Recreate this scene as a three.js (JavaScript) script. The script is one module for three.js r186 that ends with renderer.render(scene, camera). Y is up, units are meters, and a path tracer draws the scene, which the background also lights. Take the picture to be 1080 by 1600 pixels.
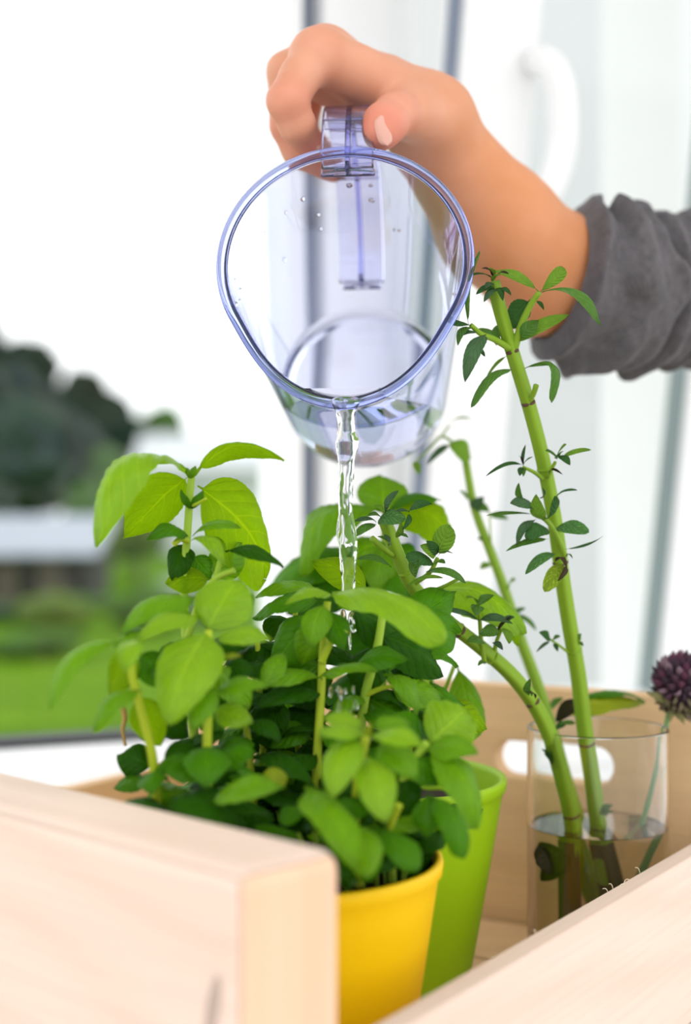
import * as THREE from 'three';
import { RoundedBoxGeometry } from 'three/addons/geometries/RoundedBoxGeometry.js';
import { mergeGeometries, mergeVertices } from 'three/addons/utils/BufferGeometryUtils.js';
import { Brush, Evaluator, INTERSECTION } from 'three-bvh-csg';

// ------------------------------------------------------------------ camera, sky, exposure
const F = 2222;                                     // focal length in pixels of the 1080 x 1600 frame
const scene = new THREE.Scene();
const camera = new THREE.PerspectiveCamera(2 * Math.atan(800 / F) * 180 / Math.PI, 1080 / 1600, 0.05, 400);
camera.position.set(0, 0, 0);
camera.lookAt(0, 0, -1);
camera.focus = 0.645;
camera.userData.fStop = 4.0;
const renderer = new THREE.WebGLRenderer({ antialias: true });
renderer.toneMapping = THREE.LinearToneMapping;
renderer.toneMappingExposure = 0.60;
renderer.shadowMap.enabled = true;
scene.background = skyTexture();
scene.environment = scene.background;
scene.backgroundIntensity = 3.4;
scene.environmentIntensity = 3.4;

// ------------------------------------------------------------------ small helpers
function rng(seed) { let s = seed | 0; return () => { s = (s + 0x6d2b79f5) | 0; let t = Math.imul(s ^ (s >>> 15), 1 | s); t = (t + Math.imul(t ^ (t >>> 7), 61 | t)) ^ t; return ((t ^ (t >>> 14)) >>> 0) / 4294967296; }; }
const V = (x, y, z) => new THREE.Vector3(x, y, z);
const at = (px, py, z) => V((px - 540) / F * z, (800 - py) / F * z, -z);   // a place in the world: picture direction and depth
function lerp(a, b, t) { return a + (b - a) * t; }
function clamp(x, a, b) { return Math.min(Math.max(x, a), b); }
function sstep(x, a, b) { return THREE.MathUtils.smoothstep(x, a, b); }
function hash3(x, y, z) { let h = Math.imul(x, 374761393) + Math.imul(y, 668265263) + Math.imul(z, 1440662683); h = Math.imul(h ^ (h >>> 13), 1274126177); return ((h ^ (h >>> 16)) >>> 0) / 4294967296; }
function noise3(x, y, z) {
  const ix = Math.floor(x), iy = Math.floor(y), iz = Math.floor(z), f = (t) => t * t * (3 - 2 * t), fx = f(x - ix), fy = f(y - iy), fz = f(z - iz);
  const c = (a, b, d) => hash3(ix + a, iy + b, iz + d);
  return lerp(lerp(lerp(c(0, 0, 0), c(1, 0, 0), fx), lerp(c(0, 1, 0), c(1, 1, 0), fx), fy), lerp(lerp(c(0, 0, 1), c(1, 0, 1), fx), lerp(c(0, 1, 1), c(1, 1, 1), fx), fy), fz) * 2 - 1;
}
function fbm(x, y, z, o = 4) { let s = 0, a = 0.5, k = 1; for (let i = 0; i < o; i++, a *= 0.5, k *= 2.03) s += a * noise3(x * k, y * k, z * k + i * 7.1); return s; }

function skyTexture() {                              // bright, thinly clouded overcast: the same all the way round
  const W = 512, H = 256, d = new Float32Array(W * H * 4);
  for (let y = 0; y < H; y++) for (let x = 0; x < W; x++) {
    const el = ((y + 0.5) / H - 0.5) * Math.PI, az = (x + 0.5) / W * 2 * Math.PI, cx = Math.cos(el) * Math.cos(az), cz = Math.cos(el) * Math.sin(az), cy = Math.sin(el);
    const n = fbm(cx * 3 + 5, cy * 6, cz * 3 + 9, 4), k = 1 + 0.10 * n, o = (y * W + x) * 4;
    d[o] = 0.975 * k; d[o + 1] = 0.99 * k; d[o + 2] = 1.0 * k; d[o + 3] = 1;
    if (cy < 0) { d[o] = d[o + 1] = d[o + 2] = 0.35; }
  }
  const t = new THREE.DataTexture(d, W, H, THREE.RGBAFormat, THREE.FloatType);
  t.mapping = THREE.EquirectangularReflectionMapping; t.magFilter = THREE.LinearFilter; t.wrapS = THREE.RepeatWrapping; t.needsUpdate = true;
  return t;
}

const used = new Map();
function numbered(name) { const n = used.get(name) ?? 0; used.set(name, n + 1); return n ? `${name}_${String(n).padStart(3, '0')}` : name; }
function shade(o) { o.castShadow = true; o.receiveShadow = true; return o; }
function thing(name, label, category, pos = V(0, 0, 0), group) {
  const o = new THREE.Group(); o.name = numbered(name); o.position.copy(pos); o.userData = { label, category };
  if (group) o.userData.group = group;
  scene.add(o); return o;
}
function structure(name, label, pos = V(0, 0, 0)) { const o = new THREE.Group(); o.name = name; o.position.copy(pos); o.userData = { kind: 'structure' }; if (label) o.userData.label = label; scene.add(o); return o; }
// a part: geometry given in WORLD coordinates is moved into its thing's frame (things built this way are only translated)
function part(name, geo, mat, parent, label) {
  const off = V(0, 0, 0); for (let p = parent; p && p !== scene; p = p.parent) off.add(p.position);
  if (off.lengthSq()) geo.translate(-off.x, -off.y, -off.z);
  const m = shade(new THREE.Mesh(geo, mat)); m.name = name; if (label) m.userData.label = label; parent.add(m); return m;
}
function localPart(name, geo, mat, parent, label) { const m = shade(new THREE.Mesh(geo, mat)); m.name = name; if (label) m.userData.label = label; parent.add(m); return m; }
function gridGeo(nu, nv, fn, closedV = false) {     // (nu+1) x (nv+1) points
  const p = [], uv = [], idx = [], v = V(0, 0, 0);
  for (let i = 0; i <= nu; i++) for (let j = 0; j <= nv; j++) { fn(i / nu, j / nv, v); p.push(v.x, v.y, v.z); uv.push(j / nv, i / nu); }
  for (let i = 0; i < nu; i++) for (let j = 0; j < nv; j++) { const a = i * (nv + 1) + j, b = a + 1, c = a + nv + 1, d = c + 1; idx.push(a, b, c, b, d, c); }
  const g = new THREE.BufferGeometry(); g.setAttribute('position', new THREE.Float32BufferAttribute(p, 3)); g.setAttribute('uv', new THREE.Float32BufferAttribute(uv, 2)); g.setIndex(idx); g.computeVertexNormals();
  if (closedV) {                                    // average the normals of the seam
    const n = g.attributes.normal; for (let i = 0; i <= nu; i++) { const a = i * (nv + 1), b = a + nv, s = V(n.getX(a) + n.getX(b), n.getY(a) + n.getY(b), n.getZ(a) + n.getZ(b)).normalize(); n.setXYZ(a, s.x, s.y, s.z); n.setXYZ(b, s.x, s.y, s.z); }
  }
  return g;
}
function tube(points, radius, { seg = 24, rad = 10, lobes = 0, lobe = 0, flat = 1, caps = true, shape } = {}) {
  const c = new THREE.CatmullRomCurve3(points, false, 'centripetal'), P = c.getSpacedPoints(seg), fr = [];
  let T = P[1].clone().sub(P[0]).normalize(), N = Math.abs(T.y) < 0.9 ? V(0, 1, 0) : V(0, 0, 1); N.addScaledVector(T, -N.dot(T)).normalize();
  for (let i = 0; i <= seg; i++) {
    T = (i < seg ? P[i + 1] : P[i]).clone().sub(i ? P[i - 1] : P[0]).normalize(); N = N.clone().addScaledVector(T, -N.dot(T)).normalize(); fr.push([P[i], N, T.clone().cross(N)]);
  }
  const R = typeof radius === 'function' ? radius : (u) => radius, rows = [], ext = caps ? 1 : 0;
  const total = seg + 2 * ext;
  return gridGeo(total, rad, (u, v, o) => {
    const k = Math.round(u * total) - ext, i = clamp(k, 0, seg), cap = caps && (k < 0 || k > seg), a = v * Math.PI * 2, t = i / seg;
    let r = cap ? 0 : R(t) * (1 + lobe * Math.cos(lobes * a)); if (shape && !cap) r *= shape(t, a);
    const [p, n, b] = fr[i]; o.copy(p).addScaledVector(n, r * Math.cos(a)).addScaledVector(b, r * Math.sin(a) * flat);
  }, true);
}
function lathe(profile, seg = 64) { return new THREE.LatheGeometry(profile.map(([r, y]) => new THREE.Vector2(r, y)), seg); }
function metricUV(g, long = 'x') {                  // uv in metres from the local position, grain along `long`
  const p = g.attributes.position, n = g.attributes.normal, uv = new Float32Array(p.count * 2);
  for (let i = 0; i < p.count; i++) {
    const q = [p.getX(i), p.getY(i), p.getZ(i)], m = [Math.abs(n.getX(i)), Math.abs(n.getY(i)), Math.abs(n.getZ(i))], k = m.indexOf(Math.max(...m)), L = 'xyz'.indexOf(long);
    const ax = [0, 1, 2].filter((a) => a !== k), u = ax.includes(L) ? L : ax[0], w = ax.find((a) => a !== u); uv[i * 2] = q[u]; uv[i * 2 + 1] = q[w] + k * 0.31;
  }
  g.setAttribute('uv', new THREE.BufferAttribute(uv, 2)); return g;
}
function dataTex(W, H, fn, { srgb = true, repeat } = {}) {
  const d = new Uint8Array(W * H * 4), c = [0, 0, 0];
  for (let y = 0; y < H; y++) for (let x = 0; x < W; x++) { fn((x + 0.5) / W, (y + 0.5) / H, c); const o = (y * W + x) * 4; for (let k = 0; k < 3; k++) d[o + k] = clamp(Math.round(c[k] * 255), 0, 255); d[o + 3] = 255; }
  const t = new THREE.DataTexture(d, W, H, THREE.RGBAFormat); if (srgb) t.colorSpace = THREE.SRGBColorSpace;
  t.magFilter = THREE.LinearFilter; t.minFilter = THREE.LinearFilter; t.wrapS = t.wrapT = repeat ? THREE.RepeatWrapping : THREE.ClampToEdgeWrapping; if (repeat) t.repeat.set(repeat[0], repeat[1]); t.needsUpdate = true; return t;
}
const std = (o) => new THREE.MeshStandardMaterial(o), phys = (o) => new THREE.MeshPhysicalMaterial(o);
const lin = (r, g, b) => new THREE.Color().setRGB(r, g, b);

// ------------------------------------------------------------------ materials
const M = {};
{
  const wood = dataTex(512, 512, (u, v, c) => {
    const w = v * 9 + 2.2 * fbm(u * 1.2, v * 2, 2, 3), ring = 0.5 + 0.5 * Math.sin(w * 6.283), fine = fbm(u * 6, v * 160, 5, 3), k = 1 - 0.018 * Math.pow(ring, 3) + 0.03 * fine;
    c[0] = 0.945 * k; c[1] = 0.852 * (k - 0.008 * ring); c[2] = 0.780 * (k - 0.016 * ring);
  }, { repeat: [2.2, 3.4] });
  const woodBump = dataTex(512, 512, (u, v, c) => { c[0] = c[1] = c[2] = 0.5 + 0.35 * fbm(u * 5, v * 120, 5, 3) + 0.1 * fbm(u * 60, v * 60, 1, 2); }, { srgb: false, repeat: [2.2, 3.4] });
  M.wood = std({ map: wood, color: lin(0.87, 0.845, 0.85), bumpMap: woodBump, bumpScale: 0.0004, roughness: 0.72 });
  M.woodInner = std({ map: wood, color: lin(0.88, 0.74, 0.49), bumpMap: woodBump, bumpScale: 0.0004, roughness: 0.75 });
  M.endGrain = std({ map: wood, color: lin(0.95, 0.77, 0.64), roughness: 0.85 });
  M.fibre = std({ color: lin(0.85, 0.72, 0.55), roughness: 0.8 });
  M.knot = std({ color: lin(0.45, 0.34, 0.28), roughness: 0.85 });
  M.yellow = phys({ color: lin(0.98, 0.60, 0.0), roughness: 0.5, specularIntensity: 0.5, clearcoat: 0.05, clearcoatRoughness: 0.4 });
  M.lime = phys({ color: lin(0.33, 0.56, 0.004), roughness: 0.5, specularIntensity: 0.5, clearcoat: 0.05, clearcoatRoughness: 0.4 });
  M.soil = std({ color: lin(0.035, 0.022, 0.014), roughness: 0.95 });
  M.white = std({ color: lin(0.90, 0.905, 0.91), roughness: 0.4 });
  M.wall = std({ color: lin(0.88, 0.88, 0.87), roughness: 0.9 });
  M.floor = std({ color: lin(0.62, 0.52, 0.42), roughness: 0.6 });
  M.greyGap = std({ color: lin(0.20, 0.24, 0.32), roughness: 0.55 });
  M.gasket = std({ color: lin(0.03, 0.032, 0.036), roughness: 0.6 });
  M.teal = std({ color: lin(0.22, 0.28, 0.28), roughness: 0.6 });
  M.pane = phys({ color: lin(0.98, 0.99, 0.99), roughness: 0.0, transmission: 1, thickness: 0, ior: 1.5, specularIntensity: 0.3 });
  M.glass = phys({ color: lin(1, 1, 1), roughness: 0.0, transmission: 1, thickness: 0.002, ior: 1.48, attenuationColor: lin(0.86, 0.95, 0.92), attenuationDistance: 0.03 });
  M.jug = phys({ color: lin(1, 1, 1), roughness: 0.015, transmission: 1, thickness: 0.002, ior: 1.46, attenuationColor: lin(0.48, 0.53, 0.95), attenuationDistance: 0.009 });
  M.jugRim = phys({ color: lin(1, 1, 1), roughness: 0.06, transmission: 1, thickness: 0.004, ior: 1.36, attenuationColor: lin(0.40, 0.46, 0.93), attenuationDistance: 0.006 });
  M.jugHandle = phys({ color: lin(1, 1, 1), roughness: 0.05, transmission: 1, thickness: 0.002, ior: 1.46, attenuationColor: lin(0.36, 0.36, 0.88), attenuationDistance: 0.014 });
  M.water = phys({ color: lin(1, 1, 1), roughness: 0.0, transmission: 1, thickness: 0.01, ior: 1.333 });
  M.vaseWater = phys({ color: lin(1, 1, 1), roughness: 0.0, transmission: 1, thickness: 0.01, ior: 1.333, attenuationColor: lin(0.86, 0.80, 0.64), attenuationDistance: 0.1 });
}

// ------------------------------------------------------------------ the setting: window wall and room
const YAW = 23 * Math.PI / 180, W0 = V(-0.2795, 0, -1.15);           // the wall's own frame: x along the wall, z into the room
function wallFrame(o) { o.position.copy(W0); o.rotation.y = YAW; return o; }
function box(name, x0, x1, y0, y1, z0, z1, mat, parent, r = 0.002, label) {
  const g = r > 0 ? new RoundedBoxGeometry(x1 - x0, y1 - y0, z1 - z0, 2, r) : new THREE.BoxGeometry(x1 - x0, y1 - y0, z1 - z0);
  g.translate((x0 + x1) / 2, (y0 + y1) / 2, (z0 + z1) / 2); return localPart(name, metricUV(g), mat, parent, label);
}
{
  const w = wallFrame(structure('wall_front'));
  box('lower_wall', -2.4, 2.2, -1.2, -0.275, -0.25, 0.0, M.wall, w, 0);
  box('upper_wall', -2.4, 2.2, 1.06, 1.4, -0.25, 0.0, M.wall, w, 0);
  box('side_wall', -2.4, -1.62, -0.275, 1.06, -0.25, 0.0, M.wall, w, 0);
  box('side_wall', 0.735, 2.2, -0.275, 1.06, -0.25, 0.0, M.wall, w, 0);
  const fl = wallFrame(structure('floor')); box('floor_slab', -2.4, 2.2, -1.35, -1.2, -0.25, 3.6, M.floor, fl, 0);
  const ce = wallFrame(structure('ceiling')); box('ceiling_slab', -2.4, 2.2, 1.4, 1.5, -0.25, 1.3, M.wall, ce, 0);
  const pb = wallFrame(structure('wall_back')); box('parapet', -2.4, 2.2, -1.2, -0.55, 3.5, 3.6, M.wall, pb, 0); 
  const pl = wallFrame(structure('wall_left')); box('parapet', -2.4, -2.3, -1.2, -0.55, 0.0, 3.5, M.wall, pl, 0);
  const pr = wallFrame(structure('wall_right')); box('parapet', 2.1, 2.2, -1.2, -0.55, 0.0, 3.5, M.wall, pr, 0);
  const sl = wallFrame(structure('trim_1', 'deep white window sill under the wooden crate')); box('window_sill', -1.7, 1.2, -0.285, -0.255, -0.06, 0.86, M.white, sl, 0.006);

  const w1 = wallFrame(structure('window_1', 'large fixed window onto the garden, in a white frame'));
  box('rail', -1.62, 0.378, -0.255, -0.197, -0.085, -0.012, M.white, w1, 0.006);
  box('rail', -1.62, 0.378, 0.99, 1.06, -0.085, -0.012, M.white, w1, 0.006);
  box('jamb', -1.62, -1.54, -0.197, 0.99, -0.085, -0.012, M.white, w1, 0.006);
  box('mullion', 0.250, 0.268, -0.255, 1.0, -0.085, -0.010, M.white, w1, 0.004);
  box('mullion_groove', 0.262, 0.290, -0.255, 1.0, -0.085, -0.034, M.greyGap, w1, 0.001, 'blue grey recessed groove beside the mullion');
  box('mullion', 0.286, 0.353, -0.255, 1.0, -0.085, -0.006, M.white, w1, 0.004);
  box('gasket', -1.54, 0.250, -0.197, -0.190, -0.06, -0.030, M.gasket, w1, 0.001, 'dark rubber gasket along the bottom of the pane');
  box('pane', -1.54, 0.250, -0.197, 0.99, -0.050, -0.046, M.pane, w1, 0);

  // the opening sash stands tilted inwards on its bottom hinge
  const w2 = wallFrame(structure('window_2', 'white window sash tilted inwards, with a white handle'));
  const sash = new THREE.Group(); sash.name = 'sash'; sash.position.set(0.364, -0.25, 0.0); sash.rotation.x = 0.17; w2.add(sash);
  box('stile', 0.002, 0.074, 0, 1.25, -0.055, 0.0, M.white, sash, 0.006);
  box('stile', 0.269, 0.365, 0, 1.25, -0.040, 0.0, M.white, sash, 0.006);
  box('rail', 0.070, 0.272, 0, 0.07, -0.055, -0.001, M.white, sash, 0.006);
  box('rail', 0.070, 0.272, 1.18, 1.25, -0.055, -0.001, M.white, sash, 0.006);
  box('gasket', 0.264, 0.2705, 0.06, 1.18, -0.034, -0.012, M.teal, sash, 0.001);
  box('gasket', -0.005, 0.003, 0, 1.25, -0.026, -0.012, M.greyGap, sash, 0.001, 'dark rubber gasket on the edge of the sash');
  box('pane', 0.07, 0.27, 0.06, 1.19, -0.034, -0.030, M.pane, sash, 0);
  const hp = [[0.068, 0.645, 0.004], [0.070, 0.641, 0.024], [0.077, 0.626, 0.030], [0.083, 0.600, 0.031], [0.085, 0.578, 0.031], [0.082, 0.552, 0.030], [0.074, 0.530, 0.026], [0.070, 0.522, 0.004]];
  localPart('handle', tube(hp.map((p) => V(...p)), () => 0.0125, { seg: 40, rad: 16 }), M.white, sash, 'white curved pull handle');
  box('frame', 0.350, 0.405, -0.25, 1.03, -0.085, -0.062, M.white, w2, 0.002);
  box('frame', 0.725, 0.80, -0.255, 1.06, -0.085, 0.004, M.white, w2, 0.006);
  box('frame', 0.378, 0.74, -0.255, -0.25, -0.085, -0.005, M.white, w2, 0);
  box('frame', 0.37, 0.74, 1.02, 1.06, -0.085, -0.06, M.white, w2, 0);
}

// ------------------------------------------------------------------ outdoors
const GY = -1.85;                                                     // garden level
{
  const r = rng(11);
  const lawnTex = dataTex(512, 512, (u, v, c) => { const n = fbm(u * 9, v * 9, 3, 4), f = fbm(u * 90, v * 90, 1, 2); c[0] = 0.31 + 0.10 * n + 0.05 * f; c[1] = 0.45 + 0.10 * n + 0.07 * f; c[2] = 0.06 + 0.05 * n; }, { repeat: [14, 14] });
  const lawn = structure('ground', 'green lawn outside the window');
  const lg = new THREE.PlaneGeometry(220, 160, 60, 40); lg.rotateX(-Math.PI / 2); { const p = lg.attributes.position; for (let i = 0; i < p.count; i++) p.setY(i, p.getY(i) + 0.12 * fbm(p.getX(i) * 0.2, p.getZ(i) * 0.2, 0, 2)); lg.computeVertexNormals(); }
  lg.translate(0, GY, -84); localPart('lawn', lg, phys({ map: lawnTex, roughness: 0.95, specularIntensity: 0.05 }), lawn);
  // a crown of leafy lumps on a trunk
  const leafTone = [lin(0.016, 0.032, 0.022), lin(0.026, 0.050, 0.026), lin(0.06, 0.12, 0.03), lin(0.11, 0.16, 0.035), lin(0.26, 0.33, 0.22)].map((c) => phys({ color: c, roughness: 0.9, specularIntensity: 0.1 }));
  const bark = std({ color: lin(0.10, 0.08, 0.06), roughness: 0.95 });
  function lumps(list, detail, seed) {
    return mergeGeometries(list.map(([x, y, z, s, sy], k) => {
      const g = new THREE.IcosahedronGeometry(1, detail), p = g.attributes.position, v = V(0, 0, 0);
      for (let i = 0; i < p.count; i++) { v.fromBufferAttribute(p, i); const n = 1 + 0.30 * fbm(v.x * 2.1 + k * 3 + seed, v.y * 2.1, v.z * 2.1, 3) + 0.16 * fbm(v.x * 9 + k, v.y * 9, v.z * 9 + seed, 2); p.setXYZ(i, x + v.x * s * n, y + v.y * (sy ?? s) * n, z + v.z * s * n); }
      const gm = mergeVertices(g.deleteAttribute('uv').deleteAttribute('normal'), 1e-5); gm.computeVertexNormals(); return gm;
    }));
  }
  function tree(px, depth, topPy, width, tone, label, kind = 'round') {
    const x = (px - 540) / F * depth, top = (800 - topPy) / F * depth, h = top - GY, w = width / F * depth / 2, base = V(x, GY, -depth), t = thing('tree', label, 'tree', base, 'trees beyond the lawn'), L = [];
    if (kind === 'conifer') for (let k = 0; k < 7; k++) { const f = k / 6; L.push([0.1 * w * (r() - 0.5), h * (0.14 + 0.8 * f), 0.1 * w * (r() - 0.5), w * (1.02 - 0.80 * f), h * 0.15]); }
    else for (let k = 0; k < 11; k++) { const a = r() * 6.28, q = Math.sqrt(r()) * 0.62; L.push([w * q * Math.cos(a), h * (0.34 + 0.5 * r() * (1 - q * 0.5)), w * q * Math.sin(a), w * (0.42 + 0.2 * r())]); }
    if (kind !== 'conifer') L.push([0, h - w * 0.4, 0, w * 0.42]);
    localPart('foliage', lumps(L, 12, px * 0.37), leafTone[tone], t);
    localPart('trunk', tube([V(0, -0.1, 0), V(0.05 * w, h * 0.3, 0), V(0, h * 0.75, 0)], (u) => w * 0.11 * (1 - 0.7 * u), { seg: 10, rad: 8 }), bark, t);
  }
  tree(-50, 50, 470, 240, 0, 'tall dark tree at the far left edge of the window view');
  tree(45, 64, 530, 240, 0, 'broad dark tree with a round top over the shed roof, left of the middle one');
  tree(128, 78, 578, 190, 0, 'dark tree in the middle of the group, sloping down to the pale house');
  tree(30, 42, 620, 200, 1, 'mid green round tree directly over the shed roof');
  tree(182, 96, 622, 90, 1, 'small dark green tree at the right end of the dark group');
  tree(255, 82, 636, 170, 2, 'light green round tree over the roof of the pale house');
  tree(168, 40, 700, 120, 2, 'small pale green tree at the right end of the shed');
  tree(215, 36, 760, 110, 3, 'small yellow green tree in front of the pale house');
  function shrub(px, depth, topPy, width, tone, label) {
    const x = (px - 540) / F * depth, h = (800 - topPy) / F * depth - GY, w = width / F * depth / 2, t = thing('shrub', label, 'shrub', V(x, GY, -depth), 'shrubs along the lawn'), L = [];
    for (let k = 0; k < 8; k++) { const a = r() * 6.28, q = Math.sqrt(r()) * 0.7; L.push([w * q * Math.cos(a), h * (0.3 + 0.4 * r()), w * q * Math.sin(a) * 0.6, w * (0.34 + 0.16 * r()), h * 0.36]); }
    localPart('foliage', lumps(L, 9, px * 0.21 + 3), leafTone[tone], t);
    localPart('stem', tube([V(0, -0.05, 0), V(0.02, h * 0.25, 0), V(0, h * 0.5, 0)], () => 0.04, { seg: 6, rad: 6 }), bark, t);
  }
  shrub(20, 24, 935, 150, 1, 'dark green shrub in front of the shed at the far left');
  shrub(85, 23, 925, 110, 3, 'yellow green shrub in the middle below the shed wall');
  shrub(156, 26.5, 930, 110, 2, 'light green shrub at the right end of the shed');
  shrub(60, 18, 985, 150, 2, 'low bright green shrub at the edge of the lawn');
  shrub(225, 22, 920, 120, 2, 'green shrub in front of the pale house wall');
  shrub(300, 24, 900, 150, 4, 'pale silvery shrub next to the white mullion');
  // shed with a light roof
  const sd = 29, sx = (x) => (x - 540) / F * sd, sy = (y) => (800 - y) / F * sd, shed = thing('shed', 'low dark wooden shed with a light grey roof', 'shed', V(sx(55), GY, -sd));
  const dark = std({ color: lin(0.035, 0.030, 0.028), roughness: 0.9 });
  part('wall', new RoundedBoxGeometry(sx(140) - sx(-80), sy(862) - GY, 2.4, 1, 0.02).translate((sx(140) + sx(-80)) / 2, (sy(862) + GY) / 2, -sd - 1.2), dark, shed);
  { const g = new RoundedBoxGeometry(sx(158) - sx(-100), 0.08, 2.6, 1, 0.02); g.rotateX(0.30); g.translate((sx(158) + sx(-100)) / 2, sy(838), -sd - 0.9); part('roof', g, std({ color: lin(0.30, 0.33, 0.38), roughness: 0.6 }), shed); }
  for (const x of [10, 80]) part('door', new RoundedBoxGeometry(0.45, 1.0, 0.05, 1, 0.01).translate(sx(x), GY + 0.5, -sd + 0.03), bark, shed);
  // pale house
  const hd = 62, hx = (x) => (x - 540) / F * hd, hy = (y) => (800 - y) / F * hd, house = thing('house', 'pale rendered house behind the garden, next to the window mullion', 'house', V(hx(355), GY, -hd));
  const pale = std({ color: lin(0.62, 0.65, 0.66), roughness: 0.9 }), roofM = std({ color: lin(0.52, 0.54, 0.55), roughness: 0.8 }), dim = std({ color: lin(0.36, 0.40, 0.42), roughness: 0.4 });
  part('wall', new RoundedBoxGeometry(hx(520) - hx(215), hy(735) - GY, 6, 1, 0.05).translate((hx(520) + hx(215)) / 2, (hy(735) + GY) / 2, -hd - 3), pale, house);
  { const s = new THREE.Shape(); const w = 3.6, h = hy(672) - hy(735); s.moveTo(-w, 0); s.lineTo(w, 0); s.lineTo(0, h); s.closePath(); const L = hx(535) - hx(205), g = new THREE.ExtrudeGeometry(s, { depth: L, bevelEnabled: false }); g.rotateY(Math.PI / 2); g.translate(hx(205), hy(735), -hd - 3); part('roof', g, roofM, house); }
  for (const x of [250, 310, 370, 430]) { const f = part('window', new RoundedBoxGeometry(1.0, 1.3, 0.08, 1, 0.02).translate(hx(x), hy(775), -hd + 0.03), M.white, house); const g = part('pane', new THREE.BoxGeometry(0.82, 1.12, 0.04).translate(hx(x), hy(775), -hd + 0.07), dim, f); }
  // the white side wing of this house, seen through the tilted sash
  const wing = wallFrame(structure('wall_wing', 'white outer wall of the same house beyond the tilted sash'));
  box('render', 1.62, 6.0, GY, 3.4, -3.2, -3.0, std({ color: lin(0.60, 0.61, 0.61), roughness: 0.9 }), wing, 0);
}

// ------------------------------------------------------------------ wooden crate
const FLOOR_Y = -0.244;
{
  const crate = thing('wooden_crate', 'open crate of pale untreated pine holding the plant pots and the glass', 'crate', V(0, -0.255, -0.66));
  const P = (x, z) => V(x, 0, -z);
  // a board standing between two plan points; its thickness lies on the `side` of the line from a to b
  function board(name, a, b, y0, y1, t, side, mat, r, label, hole) {
    const d = b.clone().sub(a), L = d.length(), ang = Math.atan2(-d.z, d.x);
    let g;
    if (hole) {
      const s = new THREE.Shape(); s.moveTo(0, y0); s.lineTo(L, y0); s.lineTo(L, y1); s.lineTo(0, y1); s.closePath();
      const h = new THREE.Path(), [x0, x1, hy0, hy1] = hole, q = (hy1 - hy0) / 2; h.absarc(x0 + q, hy0 + q, q, Math.PI / 2, Math.PI * 1.5); h.absarc(x1 - q, hy0 + q, q, -Math.PI / 2, Math.PI / 2); h.closePath(); s.holes.push(h);
      g = new THREE.ExtrudeGeometry(s, { depth: t - 0.003, bevelEnabled: true, bevelSize: 0.0015, bevelThickness: 0.0015, bevelSegments: 2, curveSegments: 16 }); g.translate(0, 0, side > 0 ? 0.0015 : -t + 0.0015);
    } else { g = new RoundedBoxGeometry(L, y1 - y0, t, 5, r); g.translate(L / 2, (y0 + y1) / 2, side * t / 2); }
    metricUV(g); g.rotateY(ang); g.translate(a.x, 0, a.z); return part(name, g, mat, crate, label);
  }
  // near end board (thick), its inner face on the line of its back edge
  const nearEnd = board('end_board', P(-0.272, 0.7105), P(0.0001, 0.4440), -0.250, -0.105, 0.0435, 1, [M.endGrain, M.endGrain, M.wood, M.wood, M.wood, M.wood], 0.007, 'thick near end board');
  { const g = new THREE.SphereGeometry(1, 20, 12); g.scale(0.0030, 0.0105, 0.0006); g.rotateZ(-0.25); g.rotateY(-0.776); const p = at(333, 1574, 0.4217); g.translate(p.x, p.y, p.z); part('knot', g, M.knot, nearEnd, 'small grey knot'); }
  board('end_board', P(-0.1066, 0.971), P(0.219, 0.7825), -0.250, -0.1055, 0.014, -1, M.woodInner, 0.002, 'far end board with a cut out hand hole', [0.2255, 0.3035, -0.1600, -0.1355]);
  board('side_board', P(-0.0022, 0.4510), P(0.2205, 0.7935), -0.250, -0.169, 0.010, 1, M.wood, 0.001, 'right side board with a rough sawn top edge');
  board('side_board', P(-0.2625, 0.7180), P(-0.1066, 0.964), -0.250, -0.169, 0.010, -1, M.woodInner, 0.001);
  // floor slats, laid parallel to the end boards
  const A = P(-0.262, 0.722), B = P(-0.002, 0.468), C = P(0.213, 0.782), D = P(-0.100, 0.962);
  for (let k = 0; k < 5; k++) {
    const u0 = k / 5 + 0.01, u1 = (k + 1) / 5 - 0.01, q = [A.clone().lerp(D, u0), B.clone().lerp(C, u0), B.clone().lerp(C, u1), A.clone().lerp(D, u1)];
    const s = new THREE.Shape(q.map((p) => new THREE.Vector2(p.x, -p.z))), g = new THREE.ExtrudeGeometry(s, { depth: 0.006, bevelEnabled: true, bevelSize: 0.001, bevelThickness: 0.001, bevelSegments: 1 }); g.rotateX(-Math.PI / 2); g.translate(0, FLOOR_Y - 0.0075, 0);
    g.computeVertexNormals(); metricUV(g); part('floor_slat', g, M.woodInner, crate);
  }
  const r = rng(4);
  for (const [px, py, z] of [[958, 1388, 0.638], [968, 1383, 0.642], [950, 1393, 0.634], [846, 1453, 0.572], [838, 1458, 0.569], [1000, 1364, 0.668], [975, 1378, 0.647], [700, 1534, 0.498]]) {
    const b = at(px, py, z); b.y = -0.1695; const s = 0.0010 + 0.0012 * r(), a = r() * 6.28;
    part('wood_splinter', tube([b, b.clone().add(V(s * Math.cos(a) * 0.5, s, s * Math.sin(a) * 0.3)), b.clone().add(V(s * Math.cos(a) * 1.1, s * 1.3, 0)), b.clone().add(V(s * Math.cos(a) * 1.8, s * 1.2, 0))], () => 0.00016, { seg: 10, rad: 5 }), M.fibre, crate);
  }
}

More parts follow.
